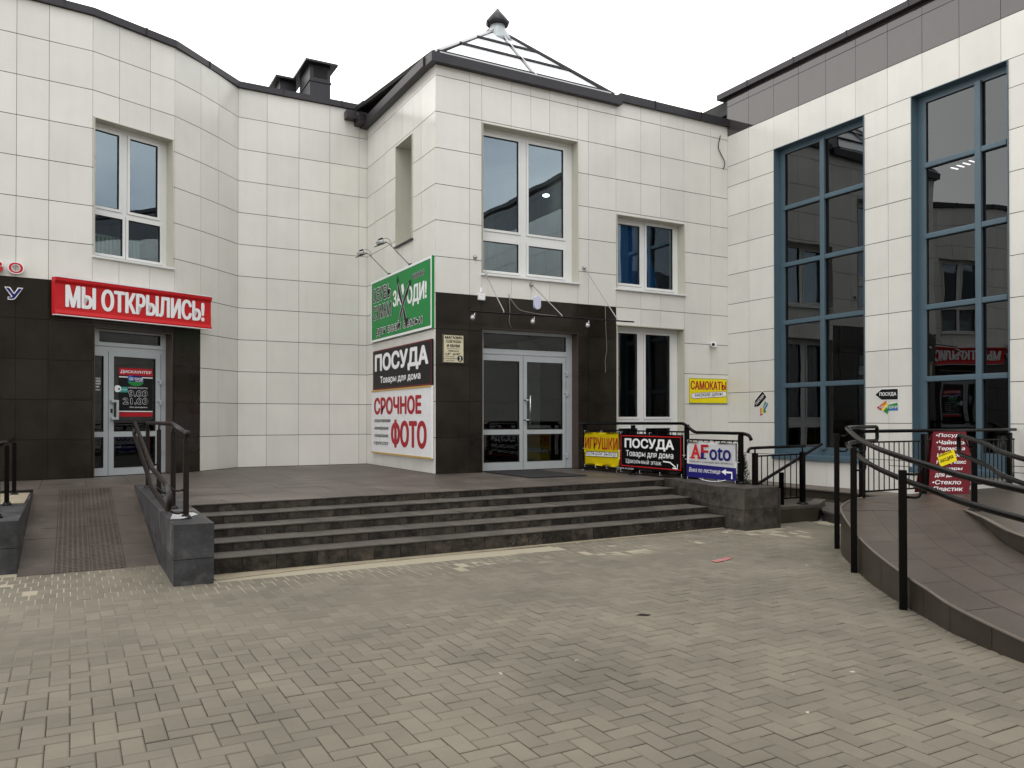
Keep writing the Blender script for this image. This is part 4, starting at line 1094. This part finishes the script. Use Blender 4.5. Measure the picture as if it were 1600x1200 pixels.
hr = [(8.93, 5.52, 1.335), (8.3, 4.86, 1.265), (7.75, 4.38, 1.205), (7.05, 3.55, 1.13), (6.65, 2.8, 1.06)]
lr = [(p[0], p[1], p[2]-.22) for p in hr]
mb = MB(); mb.tube(resample(lr[::-1], 24)+rnd([lr[0], (9.05, 5.63, 1.13), (9.05, 5.63, 1.345), hr[0]], .06)[1:-1]+resample(hr, 24), .024, STEEL, 10); mb.build('rail', WH)
for (px, py, z0) in ((8.96, 5.40, .485), (7.1, 3.45, .45)):
    post_part(px, py, z0, z0+.80, .06, STEEL, WH, foot=True, rot=.7)
    rail_part('bracket', [(px, py, z0+.72), (px-.04, py+.06, z0+.74), (px-.04, py+.08, z0+.83)], .01, STEEL, WH, .03, 8)

# ================================================================== signs on the facade
# red banner box above the left door
ps = FB0+dB*(-.64)
rs = root('red_banner_sign', 'long red banner box with white opening lettering above the left door', 'sign', M=frameM((ps.x+nB.x*.06, ps.y+nB.y*.06, 3.215), (dB.x, dB.y, 0), nB))
rw, rh = 2.76, .60
mb = MB(); prof = [(-.05, 0), (.075, 0), (.085, .02), (.06, .075), (.05, .30), (.055, rh-.10), (.09, rh-.055), (.095, rh-.01), (.05, rh), (-.05, rh)]
n0 = [mb.b.verts.new((0, y, z)) for z, y in prof]; n1 = [mb.b.verts.new((rw, y, z)) for z, y in prof]
for i in range(len(prof)): 
    f = mb.b.faces.new((n0[i], n0[(i+1) % len(prof)], n1[(i+1) % len(prof)], n1[i])); f.material_index = mb.mi(RED)
mb.b.faces.new(n0); mb.b.faces.new(n1[::-1])
me = bpy.data.meshes.new('panel'); bmesh.ops.recalc_face_normals(mb.b, faces=mb.b.faces[:]); mb.b.to_mesh(me); mb.b.free(); me.materials.append(RED)
o = bpy.data.objects.new('panel', me); COL.objects.link(o); o.parent = rs
text(rs, 'МЫ ОТКРЫЛИСЬ!', .16, .125, 2.46, .37, .066, WHITE, .045)
lbox(rs, 0, rh-.004, -.02, rw, rh+.012, .09, WHITED, 'trim'); lbox(rs, 0, -.014, -.02, rw, -.001, .085, WHITED, 'trim')
# channel letters cut by the picture edge
dA = (FB0-FA).normalized(); nA = out2(dA)
def channel(ch, col, u, z, wd, h, label):
    p = FB0+dA*u
    r = root('channel_letter', label, 'sign letter', M=frameM((p.x+nA.x*.02, p.y+nA.y*.02, z), (dA.x, dA.y, 0), nA), group='channel letters of the shop sign at the left edge')
    cu = bpy.data.curves.new('t', 'FONT'); cu.body = ch; cu.offset = .05; cu.extrude = .25; cu.resolution_u = 6
    ob = bpy.data.objects.new('t', cu); COL.objects.link(ob); dg = bpy.context.evaluated_depsgraph_get()
    me = bpy.data.meshes.new_from_object(ob.evaluated_get(dg)); bpy.data.objects.remove(ob); bpy.data.curves.remove(cu)
    xs = [v.co.x for v in me.vertices]; ys = [v.co.y for v in me.vertices]; ax, ay = min(xs), min(ys); sx = wd/(max(xs)-ax); sy = h/(max(ys)-ay)
    for v in me.vertices: v.co = ((v.co.x-ax)*sx, (v.co.y-ay)*sy, .03+v.co.z*.12)
    me.materials.clear(); me.materials.append(WHITE); o = bpy.data.objects.new('letter_body', me); COL.objects.link(o); o.parent = r
    text(r, ch, wd*.06, h*.06, wd*.88, h*.88, .062, col, .03, name='letter_face')
for k, (ch, u) in enumerate((('О', -1.20), ('В', -1.47))): channel(ch, RED, u, 3.835, .22, .19, 'red channel letter with white rim above the dark cladding, %s' % ('nearest the red banner sign' if k == 0 else 'second from the red banner sign'))
channel('У', NAVY, -1.24, 3.42, .25, .20, 'blue channel letter with white rim on the dark cladding left of the red banner sign')

# green sign and boards on the tower side (u runs towards -Y)
US, NS = (0, -1, 0), (-1, 0, 0)
gs = flat_sign('green_sign', 'large green shoe and bag sign with white edge on the tower side wall, topmost board', 'sign', (XT-.05, 16.50, 3.165), US, NS, 3.30, 1.30, GREEN, .045, .045, WHITE)
def outlined(par, s, x, y, wd, h, bold=.02, slant=0.0, fill=BLACK, edge=WHITE, e=.012, z=.006):
    text(par, s, x, y, wd, h, z, edge, bold, slant, 'lettering', grow=e)
    text(par, s, x, y, wd, h, z+.003, fill, bold, slant, 'lettering')
outlined(gs, 'ОБУВЬ', .12, .83, 1.10, .29); outlined(gs, 'СУМКИ', .14, .46, 1.10, .29); outlined(gs, 'для всей семьи', .35, .10, 2.52, .20)
text(gs, 'ЗА', 1.34, .60, .46, .33, .004, WHITE, .05); text(gs, 'ОДИ!', 2.10, .50, .98, .40, .004, WHITE, .05)
outlined(gs, 'налегке', 2.4, 1.0, .56, .10, .01, e=.006)
# two crossed boots standing for the letter
for s_, pts, wd in ((1, [(1.62, 1.04), (1.70, .85), (1.88, .58), (2.02, .30), (2.06, .22)], [.05, .11, .07, .11, .05]), (-1, [(2.25, .95), (2.12, .80), (1.93, .62), (1.78, .42), (1.69, .24)], [.05, .12, .07, .08, .04])):
    shape(gs, thickline(pts, [q+.022 for q in wd]), WHITED, .006+.002*(s_ < 0), 'emblem'); shape(gs, thickline(pts, wd), BLACK, .007+.002*(s_ < 0), 'emblem')
shape(gs, [(2.02, .30), (2.20, .30), (2.14, .17), (2.06, .13), (2.03, .2)], BLACK, .0095, 'emblem'); shape(gs, [(1.56, .17), (1.70, .28), (1.74, .20), (1.66, .15)], BLACK, .0095, 'emblem')
shape(gs, [(1.60, 1.22), (1.66, 1.10), (1.63, .98), (1.57, 1.08)], BLACK, .0095, 'emblem'); shape(gs, [(2.20, 1.0), (2.30, 1.02), (2.32, .92), (2.22, .90)], BLACK, .0095, 'emblem')
shape(gs, [(1.80, .98), (1.92, 1.0), (1.97, .86), (1.90, .76), (1.83, .86)], WHITE, .006, 'emblem')
po = flat_sign('tableware_board', 'black tableware board with red rim on the tower side wall, between green and white boards', 'sign', (XT-.045, 16.38, 2.145), US, NS, 3.17, .825, BLACK, .03, .025, MAROON)
text(po, 'ПОСУДА', .12, .315, 2.90, .43, .004, WHITE, .075); text(po, 'Товары для дома', .45, .095, 2.20, .175, .004, WHITE, .04)
fo = flat_sign('photo_board', 'white express photo board with red lettering and ochre edges, lowest board on the tower', 'sign', (XT-.055, 16.44, .82), US, NS, 3.24, 1.31, WHITED, .04)
lbox(fo, 0, 1.285, .001, 3.24, 1.318, .012, GOLD, 'edge_strip'); lbox(fo, 0, -.012, .001, 3.24, .02, .012, GOLD, 'edge_strip')
text(fo, 'СРОЧНОЕ', .16, .80, 2.62, .36, .004, REDT, .075); text(fo, 'ФОТО', 1.18, .14, 1.85, .56, .004, REDT, .065)
for k, t in enumerate(('-ксерокопирование', '-ламинирование', '-сканирование', 'и другие услуги')): text(fo, t, .16, .62-.155*k, (1.0, .88, .86, .86)[k], .085, .004, BLACK, .004, .2)
pl = flat_sign('opening_hours_plate', 'small cream plate with clothes shop opening hours on dark tiles beside the glass door', 'sign', (5.835, YT-.014, 2.54), (1, 0, 0), (0, -1, 0), .415, .515, CREAM, .012, .012, BLACK)
for (t, x, y, wd, h, bo) in (('МАГАЗИН', .04, .435, .335, .05, .05), ('ОДЕЖДЫ', .055, .36, .30, .055, .03), ('И ОБУВИ', .075, .285, .255, .052, .05), ('для всей семьи', .07, .25, .27, .02, .01), ('РЕЖИМ РАБОТЫ', .10, .205, .21, .025, .03), ('с 8', .045, .14, .07, .042, .04), ('00', .12, .163, .03, .02, .03), ('до 20', .19, .14, .115, .042, .04), ('00', .31, .163, .03, .02, .03), ('Без обеда', .06, .105, .16, .02, .01), ('Без выходных', .03, .07, .24, .022, .02), ('на 2 этаже', .06, .032, .16, .02, .01)):
    text(pl, t, x, y, wd, h, .004, BLACK, bo, .15 if t.startswith(('с', 'до')) else 0)
shape(pl, ell(.335, .085, .056, .056), BLACK, .004, 'number_disc'); text(pl, '2', .312, .05, .045, .07, .006, WHITE, .03)
sm = flat_sign('scooter_sign', 'yellow scooter sign with red lettering on pale tiles by the inner corner', 'sign', (11.58, YT-.02, 1.868), (1, 0, 0), (0, -1, 0), 1.08, .535, YEL, .015, .008, GREENP)
text(sm, 'САМОКАТЫ', .03, .29, 1.02, .19, .004, REDT, .035)
def pill(x0, y0, x1, y1, r, ang): 
    p = []
    for k in range(9): a = math.pi/2+math.pi*k/8; p.append((x0+r*math.cos(a+ang), y0+r*math.sin(a+ang)))
    for k in range(9): a = -math.pi/2+math.pi*k/8; p.append((x1+r*math.cos(a+ang), y1+r*math.sin(a+ang)))
    return p
shape(sm, pill(.10, .155, 1.0, .205, .062, .05), BLACK, .004, 'label_strip'); shape(sm, pill(.10, .155, 1.0, .205, .055, .05), WHITED, .005, 'label_strip')
text(sm, 'низкие цены', .15, .115, .80, .09, .007, BLACK, .0, .25, ang=.05)
# arrow stickers on the right wing
def arrow_black(p, ang, sc, label):
    M = frameM(p, (0, -1, 0), (-1, 0, 0)) @ Matrix.Rotation(ang, 4, 'Z')
    r = root('arrow_sticker', label, 'sticker', M=M, group='tableware arrow stickers on the right wing')
    L, H = .46*sc, .19*sc
    def pts(e): return [(-e*1.5, H/2), (.13*sc, H+e), (L+e, H+e), (L+e, -e), (.13*sc, -e)]
    mb = MB(); mb.face([(x, y, .002) for x, y in pts(.012)], WHITE); mb.face([(x, y, .0035) for x, y in pts(0)], BLACK)
    me = bpy.data.meshes.new('film'); mb.b.to_mesh(me); mb.b.free(); me.materials.append(WHITE); me.materials.append(BLACK)
    o = bpy.data.objects.new('film', me); COL.objects.link(o); o.parent = r
    text(r, 'ПОСУДА', .09*sc, .06*sc, .34*sc, .075*sc, .005, WHITE, .03)
def arrow_rainbow(p, ang, sc, label):
    M = frameM(p, (0, -1, 0), (-1, 0, 0)) @ Matrix.Rotation(ang, 4, 'Z')
    r = root('rainbow_arrow_sticker', label, 'sticker', M=M, group='rainbow arrow stickers on the right wing')
    q = lambda l: [(x*sc, y*sc) for x, y in l]
    shape(r, q([(0, .10), (.10, .165), (.12, .10), (.08, .05)]), REDT, .003, 'film'); shape(r, q([(.08, .155), (.20, .235), (.20, .17), (.12, .10)]), ORANGE, .0032, 'film')
    shape(r, q([(.10, .06), (.19, .17), (.24, .16), (.16, .03)]), YEL, .0034, 'film'); shape(r, q([(.14, .04), (.24, .15), (.42, .185), (.43, .10), (.25, .09), (.22, -.02)]), GREENP, .0036, 'film')
    shape(r, q([(.23, .05), (.25, .095), (.43, .11), (.43, .05)]), BLUEP, .0038, 'film')
    text(r, 'ИГРУШКИ', .06*sc, .085*sc, .36*sc, .05*sc, .005, WHITED, .01)
arrow_black((XR-.003, 12.315, 1.72), .74, .86, 'tilted black arrow sticker beside the tall window, nearest the inner corner')
arrow_rainbow((XR-.003, 12.14, 1.545), .95, .78, 'tilted rainbow arrow sticker below the tilted black arrow')
arrow_black((XR-.003, 9.45, 1.87), .0, .98, 'level black arrow sticker on the pier between the two tall windows')
arrow_rainbow((XR-.003, 9.42, 1.63), .0, .98, 'level rainbow arrow sticker below the level black arrow')
# stickers on the left shop door: they belong to the door glass
MD = MBm @ Matrix.Translation((0, 0, -.2-.018))
st = root('door_opening_hours_sticker', 'opening hours decal with red bars and blue green oval on the left glass door', 'sticker', M=MD @ Matrix.Translation((.56, 1.63, 0)))
shape(st, [(0, .05), (.61, .05), (.61, .80), (0, .80)], BLACK, .001, 'film')
shape(st, [(0, .67), (.61, .67), (.61, .80), (0, .80)], REDT, .003, 'film'); shape(st, [(0, .63), (.61, .63), (.61, .648), (0, .648)], WHITE, .003, 'film')
text(st, 'ДИСКАУНТЕР', .025, .70, .56, .06, .005, WHITE, .03)
shape(st, ell(.30, .58, .15, .095), NAVY, .006, 'emblem'); shape(st, ell(.30, .58, .15, .095, 20, math.pi*1.05, math.pi*1.95), GREENP, .007, 'emblem'); shape(st, ell(.20, .62, .05, .05), BLUEP, .0075, 'emblem')
text(st, 'ОСТРОВ', .185, .585, .24, .05, .009, WHITE, .03); text(st, 'чистоты', .29, .56, .13, .02, .009, WHITE, .01)
text(st, 'РЕЖИМ РАБОТЫ', .17, .44, .34, .028, .005, WHITED, .01)
for (t, x, y, wd) in (('9.00', .165, .30, .35), ('21.00', .07, .165, .45)):
    text(st, t, x, y, wd, .105, .005, WHITED, .05, grow=.004); text(st, t, x, y, wd, .105, .008, BLACK, .045)
text(st, 'без выходных', .19, .095, .32, .03, .005, WHITED, .01)
shape(st, [(0, .03), (.61, .03), (.61, .045), (0, .045)], WHITE, .003, 'film'); shape(st, [(0, -.055), (.60, -.055), (.61, .02), (0, .02)], REDT, .003, 'film')
hs = root('mask_reminder_sticker', 'teal and white mask reminder decal on the left glass door by the handle', 'sticker', M=MD @ Matrix.Translation((.475, 2.0, .003)))
shape(hs, [(.10, 0), (.24, 0), (.24, .095), (.10, .095)], TEAL, .002, 'film'); shape(hs, ell(.06, .06, .065, .06), WHITED, .004, 'film'); shape(hs, ell(.085, .055, .015, .02), BLACK, .006, 'film')
text(hs, 'в маске', .13, .035, .10, .022, .004, WHITED, 0)
ss = root('side_pane_sticker', 'narrow white notice sticker on the side pane of the left door', 'sticker', M=MD @ Matrix.Translation((.165, 2.02, 0)))
for (y, wd, h) in ((.19, .075, .03), (.145, .08, .035), (.10, .08, .035), (.05, .06, .03), (.0, .07, .025)): text(ss, 'НАЛ', .0, y, wd, h, .003, WHITED, .06)

# ================================================================== lamps, cables, cameras
def arm_lamp(ybase, label):
    r = root('arm_floodlight', label, 'floodlight', (XT-.02, ybase, 4.50), group='arm floodlights above the green sign')
    x0 = XT-.03
    mb = MB(); mb.tube(rnd([(x0, ybase, 4.47), (x0-.43, ybase+.02, 4.86), (x0-.50, ybase+.02, 4.875), (x0-.53, ybase+.02, 4.86)], .06), .010, CHROME, 8); mb.build('arm', r)
    mb = MB(); mb.tube(rnd([(x0-.36, ybase+.02, 4.80), (x0-.40, ybase+.02, 4.93), (x0-.50, ybase+.02, 4.95), (x0-.55, ybase+.02, 4.89)], .05), .005, CABLE, 6); mb.build('cable', r)
    mb = MB(); mb.box((x0-.01, ybase-.05, 4.43), (x0+.03, ybase+.05, 4.50), STEEL); mb.build('wall_bracket', r)
    M = Matrix.Translation((x0-.58, ybase+.02, 4.82)) @ Matrix.Rotation(R(-22), 4, 'Y')
    mb = MB(); mb.obox(M @ Matrix.Translation((0, 0, .035)), (.12, .16, .07), CHROME, .02); mb.obox(M @ Matrix.Translation((.03, 0, .085)), (.07, .11, .03), STEEL, .008); mb.obox(M @ Matrix.Translation((-.01, 0, -.012)), (.18, .20, .012), STEEL)
    mb.build('lamp_head', r); return r
l1 = arm_lamp(15.45, 'arm floodlight above the green sign, the one nearer the inner corner')
l2 = dup(l1); l2.location = (XT-.02, 14.30, 4.50); l2['label'] = 'arm floodlight above the green sign, the one below the slit window'
YB = YT-.8
cb = root('canopy_bar', 'thin dark canopy bar on three tie rods above the glass entrance door', 'canopy frame', (7.6, YB, 3.4))
rail_part('bar', [(5.99, YB, 3.385), (9.50, YB, 3.40)], .014, STEEL, cb)
for (xa, za, xb) in ((6.68, 4.21, 6.65), (7.67, 4.09, 7.86), (8.88, 4.52, 9.11)):
    rail_part('tie_rod', [(xa, YT-.02, za), (xb, YB, 3.425), (xb, YB, 3.39)], .009, RODS, cb, .02, 8)
    mb = MB(); mb.lathe(Matrix.Translation((xa, YT-.001, za)) @ Matrix.Rotation(R(90), 4, 'X'), [(.04, 0), (.04, .02), (.022, .045), (.012, .06)], CHROME, 12); mb.build('wall_anchor', cb)
mb = MB(); mb.lathe(Matrix.Translation((6.48, YT-.001, 4.50)) @ Matrix.Rotation(R(90), 4, 'X'), [(.04, 0), (.04, .02), (.022, .045), (.012, .06)], CHROME, 12)
tag(mb.build('wall_anchor'), 'lone round steel wall anchor left of the large upper window', 'anchor')
def spot(x, label):
    r = root('spotlight', label, 'spotlight', (x, YB, 3.37), group='spotlights hanging from the canopy bar')
    mb = MB(); mb.tube([(x+.05, YB, 3.37), (x+.05, YB-.0, 3.31), (x+.02, YB, 3.29)], .009, CHROME, 8); mb.build('stem', r)
    M = Matrix.Translation((x, YB-.03, 3.285)) @ Matrix.Rotation(R(120), 4, 'X') @ Matrix.Rotation(R(-25), 4, 'Y')
    mb = MB(); mb.lathe(M, [(.02, -.07), (.034, -.04), (.042, .02), (.045, .05)], CHROME, 14); mb.lathe(M, [(.036, .051), (.01, .056)], WHITED, 14); mb.build('lamp_head', r); return r
s1 = spot(6.03, 'spotlight on the canopy bar, leftmost, beside the plate')
for x, lb in ((7.22, 'spotlight on the canopy bar, above the middle of the glass door'), (8.40, 'spotlight on the canopy bar, rightmost, near the hanging cable')):
    s2 = dup(s1); s2.location = (x, YB, 3.37); s2['label'] = lb
mb = MB()
M = Matrix.Translation((7.77, YT-.001, 3.74)) @ Matrix.Rotation(R(90), 4, 'X')
def oblong(cx, cz, r, hl, dep):
    b = MB(); pts = []
    for k in range(13): a = math.pi*k/12; pts.append((cx+r*math.cos(a), cz+hl+r*math.sin(a)))
    for k in range(13): a = math.pi+math.pi*k/12; pts.append((cx+r*math.cos(a), cz-hl+r*math.sin(a)))
    f = [b.b.verts.new((x, YT-dep, z)) for x, z in pts]; mid = [b.b.verts.new((cx+(x-cx)*1.12, YT-dep*.6, cz+(z-cz)*1.06)) for x, z in pts]; k0 = [b.b.verts.new((cx+(x-cx)*1.12, YT-.001, cz+(z-cz)*1.06)) for x, z in pts]
    n = len(pts); b.mi(LILAC); b.b.faces.new(f)
    for A, B in ((f, mid), (mid, k0)):
        for q in range(n): b.b.faces.new((A[q], B[q], B[(q+1) % n], A[(q+1) % n])).smooth = True
    return b
mb.b.free()
tag(oblong(7.79, 3.75, .065, .06, .06).build('wall_lamp'), 'oblong opal wall lamp on the dark cladding above the glass door', 'wall lamp')
bx = root('alarm_siren', 'small pale grey junction box with a bulb on top left above the glass door', 'siren box', (6.60, YT, 3.78))
mb = MB(); mb.box((6.53, YT-.07, 3.71), (6.66, YT-.002, 3.84), WHITED, .012); mb.build('housing', bx)
mb = MB(); mb.lathe(Matrix.Translation((6.585, YT-.04, 3.842)), [(.03, 0), (.028, .03), (.018, .05), (.02, .09), (.01, .10)], WHITED, 12); mb.build('bulb', bx)
cc = root('security_camera', 'white security camera on the pale wall above the yellow scooter sign', 'camera', (12.2, YT, 3.14))
mb = MB(); mb.box((12.22, YT-.06, 3.09), (12.34, YT-.001, 3.20), WHITED, .01); mb.build('mount', cc)
mb = MB(); M = Matrix.Translation((12.14, YT-.13, 3.14)) @ Matrix.Rotation(R(100), 4, 'X') @ Matrix.Rotation(R(-30), 4, 'Y'); mb.lathe(M, [(.03, -.12), (.042, -.1), (.042, .05), (.046, .06)], WHITE, 14); mb.lathe(M, [(.034, .061), (.012, .064)], BLACK, 14); mb.tube([(12.24, YT-.05, 3.14), (12.17, YT-.10, 3.14)], .014, WHITE, 8); mb.build('camera_body', cc)
def cable(pts, label, r=.007, m=CABLE):
    mb = MB(); mb.tube(rnd(pts, .12, 4), r, m, 6); tag(mb.build('cable'), label, 'cable')
Yw = YT-.025
cable([(9.38, Yw, 3.80), (9.39, Yw, 3.4), (9.42, Yw, 2.9), (9.37, Yw, 2.7), (9.39, Yw, 2.5), (9.37, Yw, 2.45)], 'loose cable hanging down the dark cladding right of the glass door')
cable([(7.18, Yw, 3.87), (7.20, Yw, 3.5), (7.17, Yw, 3.35), (7.24, Yw, 3.22)], 'short cable hanging down behind the canopy bar')
cable([(7.19, Yw, 3.80), (7.28, Yw-.2, 3.55), (7.42, YB+.05, 3.42), (7.75, YB, 3.41)], 'cable looping from the dark cladding to the canopy bar')
cable([(12.48, Yw, 7.76), (12.40, Yw, 7.5), (12.47, Yw, 7.38), (12.62, Yw, 7.2), (12.59, Yw, 7.08), (12.55, Yw, 7.03)], 'stray black cable end on pale tiles below the roof edge in the inner corner', .009, STEEL)

# ================================================================== loose things
mb = MB(); mb.box((6.68, 11.45, ZP+.002), (7.79, 13.15, ZP+.016), RUB, .004); tag(mb.build('door_mat'), 'black rubber mat lying before the glass entrance door', 'mat')
ab = root('a_board', 'maroon sandwich board listing tableware with a yellow tag on the ramp landing', 'sign board', M=Matrix.Identity(4))
ub = Vector((.88, -.475, 0)); nb = Vector((-.475, -.88, 0))
Mab = frameM((10.40, 6.90, .492), ub, nb) @ Matrix.Rotation(R(-9), 4, 'X')
ab.matrix_basis = Mab
def poly_panel(par, pts, z0, z1, m, name):
    mb = MB(); 
    f = [mb.b.verts.new((x, y, z1)) for x, y in pts]; k = [mb.b.verts.new((x, y, z0)) for x, y in pts]; n = len(pts)
    mb.b.faces.new(f); mb.b.faces.new(k[::-1])
    for q in range(n): mb.b.faces.new((f[q], k[q], k[(q+1) % n], f[(q+1) % n]))
    me = bpy.data.meshes.new(name); bmesh.ops.recalc_face_normals(mb.b, faces=mb.b.faces[:]); mb.b.to_mesh(me); mb.b.free(); me.materials.append(m)
    o = bpy.data.objects.new(name, me); COL.objects.link(o); o.parent = par; return o
poly_panel(ab, [(0, 0), (.56, 0), (.64, .40), (.60, .87), (.14, .87), (.05, .40)], -.015, 0, MAROON, 'front_panel')
bpn = poly_panel(ab, [(-.04, 0), (.56, 0), (.62, .40), (.58, .85), (.14, .85), (.0, .40)], -.015, 0, MAROON, 'back_panel'); bpn.matrix_basis = Matrix.Translation((0, .04, -.30)) @ Matrix.Rotation(R(18), 4, 'X')
for k, (t, x, wd) in enumerate((('•Посуда', .17, .38), ('•Чайники', .165, .42), ('Термоса', .18, .38), ('Наборы', .155, .37), ('Ножи, кекс', .14, .42), ('Фонары', .14, .36), ('для дома', .10, .36), ('•Стекло', .06, .40), ('•Пластик', .03, .45))):
    text(ab, t, x, .78-.093*k, wd, .062, .003, WHITE, .025, .2)
shape(ab, [(.19, .37), (.43, .46), (.40, .62), (.16, .53)], YEL, .006, 'price_tag'); text(ab, 'ВНИМАНИЕ', .185, .505, .2, .03, .008, BLACK, .01, ang=.36); text(ab, 'АКЦИЯ', .205, .415, .20, .06, .008, BLACK, .03, ang=.36)
# conifer seedling in the gap behind the pier
cf = root('young_conifer', 'small dark potted conifer behind the end of the banner fence', 'plant', (8.98, 9.0, .24))
mb = MB(); mb.lathe(Matrix.Translation((8.98, 9.0, .24)), [(.08, 0), (.11, .2), (.115, .21)], SIDE, 14); mb.build('pot', cf)
mb = MB(); mb.tube([(8.98, 9.0, .42), (8.99, 9.0, .92)], .008, RUST, 6)
mb.build('trunk', cf)
mb = MB()
for i in range(1100):
    h = random.random()**1.15; z = .42+.56*h; rr = (.025+.15*(1-h))*math.sqrt(random.random()); a = random.uniform(0, 6.28)
    c = Vector((8.98+rr*math.cos(a), 9.0+rr*math.sin(a), z)); d = Vector((math.cos(a), math.sin(a), random.uniform(.1, 1.2))).normalized()*random.uniform(.03, .07); s_ = d.cross(Vector((0, 0, 1))).normalized()*.009
    mb.face([c-s_, c+s_, c+d+s_*.3, c+d-s_*.3], LEAF)
mb.build('crown', cf)
def litter(name, pts, z, m, label, cat='litter', lift=.012):
    mb = MB(); n = len(pts); cx = sum(p[0] for p in pts)/n; cy = sum(p[1] for p in pts)/n
    c = mb.b.verts.new((cx, cy, z+lift)); vs = [mb.b.verts.new((x, y, z+random.uniform(.002, lift*.6))) for x, y in pts]; mb.mi(m)
    for q in range(n): mb.b.faces.new((vs[q], vs[(q+1) % n], c))
    bmesh.ops.solidify(mb.b, geom=mb.b.faces[:], thickness=.002)
    tag(mb.build(name), label, cat)
litter('paper_scrap', [(6.02, 6.40), (6.20, 6.44), (6.38, 6.53), (6.33, 6.60), (6.18, 6.52), (6.03, 6.50)], .002, PINK, 'pink paper scrap lying on the paving before the steps')
litter('dead_leaf', [(3.85, 4.99), (3.92, 4.93), (3.97, 4.95), (3.91, 5.0)], .002, RUST, 'dark dry leaf lying on the open paving')
litter('folded_paper', [(.84, 8.35), (.95, 8.25), (1.12, 8.55), (1.10, 8.75), (.90, 8.72)], .563, WHITE, 'crumpled white paper under the brown handrail on the slate wall', lift=.035)
litter('paper_scrap', [(8.55, 12.75), (8.61, 12.72), (8.63, 12.77), (8.57, 12.80)], ZP+.003, WHITE, 'tiny white scrap on the terrace near the yellow banner')

# ================================================================== houses across the yard, seen in the window reflections
OB = root('opposite_building', 'pale plastered building with dark pitched roof across the yard behind the viewer', 'building', (4, -14, 0))
mb = MB()
tiled(mb, (0, -13, 0), (1, 0, 0), (0, 0, 1), (0, 1, 0), [-18+2*i for i in range(24)], [0, 3.2, 6.4, 8.8], [(-14+4*i, -12.2+4*i, z, z+1.7) for i in range(10) for z in (.9, 4.1)], lambda u, v: PLAST, gap=.01)
mb.build('wall', OB)
mb = MB()
mb.face([(-19, -12.4, 8.7), (29, -12.4, 8.7), (29, -17, 11.6), (-19, -17, 11.6)], ROOFM); mb.face([(-19, -21, 8.7), (29, -21, 8.7), (29, -17, 11.6), (-19, -17, 11.6)], ROOFM)
mb.box((-18, -21, 0), (28, -13.3, 8.7), ROOMD); mb.build('roof', OB)
for i in range(10):
    for z in (.9, 4.1):
        x = -14+4*i; mb = MB()
        for r in subtract((x, x+1.8, z, z+1.7), [(x+.08, x+.86, z+.08, z+1.62), (x+.94, x+1.72, z+.08, z+1.62)]): mb.box((r[0], -13.15, r[2]), (r[1], -13.08, r[3]), PVC)
        mb.face([(x, -13.16, z), (x+1.8, -13.16, z), (x+1.8, -13.16, z+1.7), (x, -13.16, z+1.7)], BLACK)
        mb.build('window', OB)
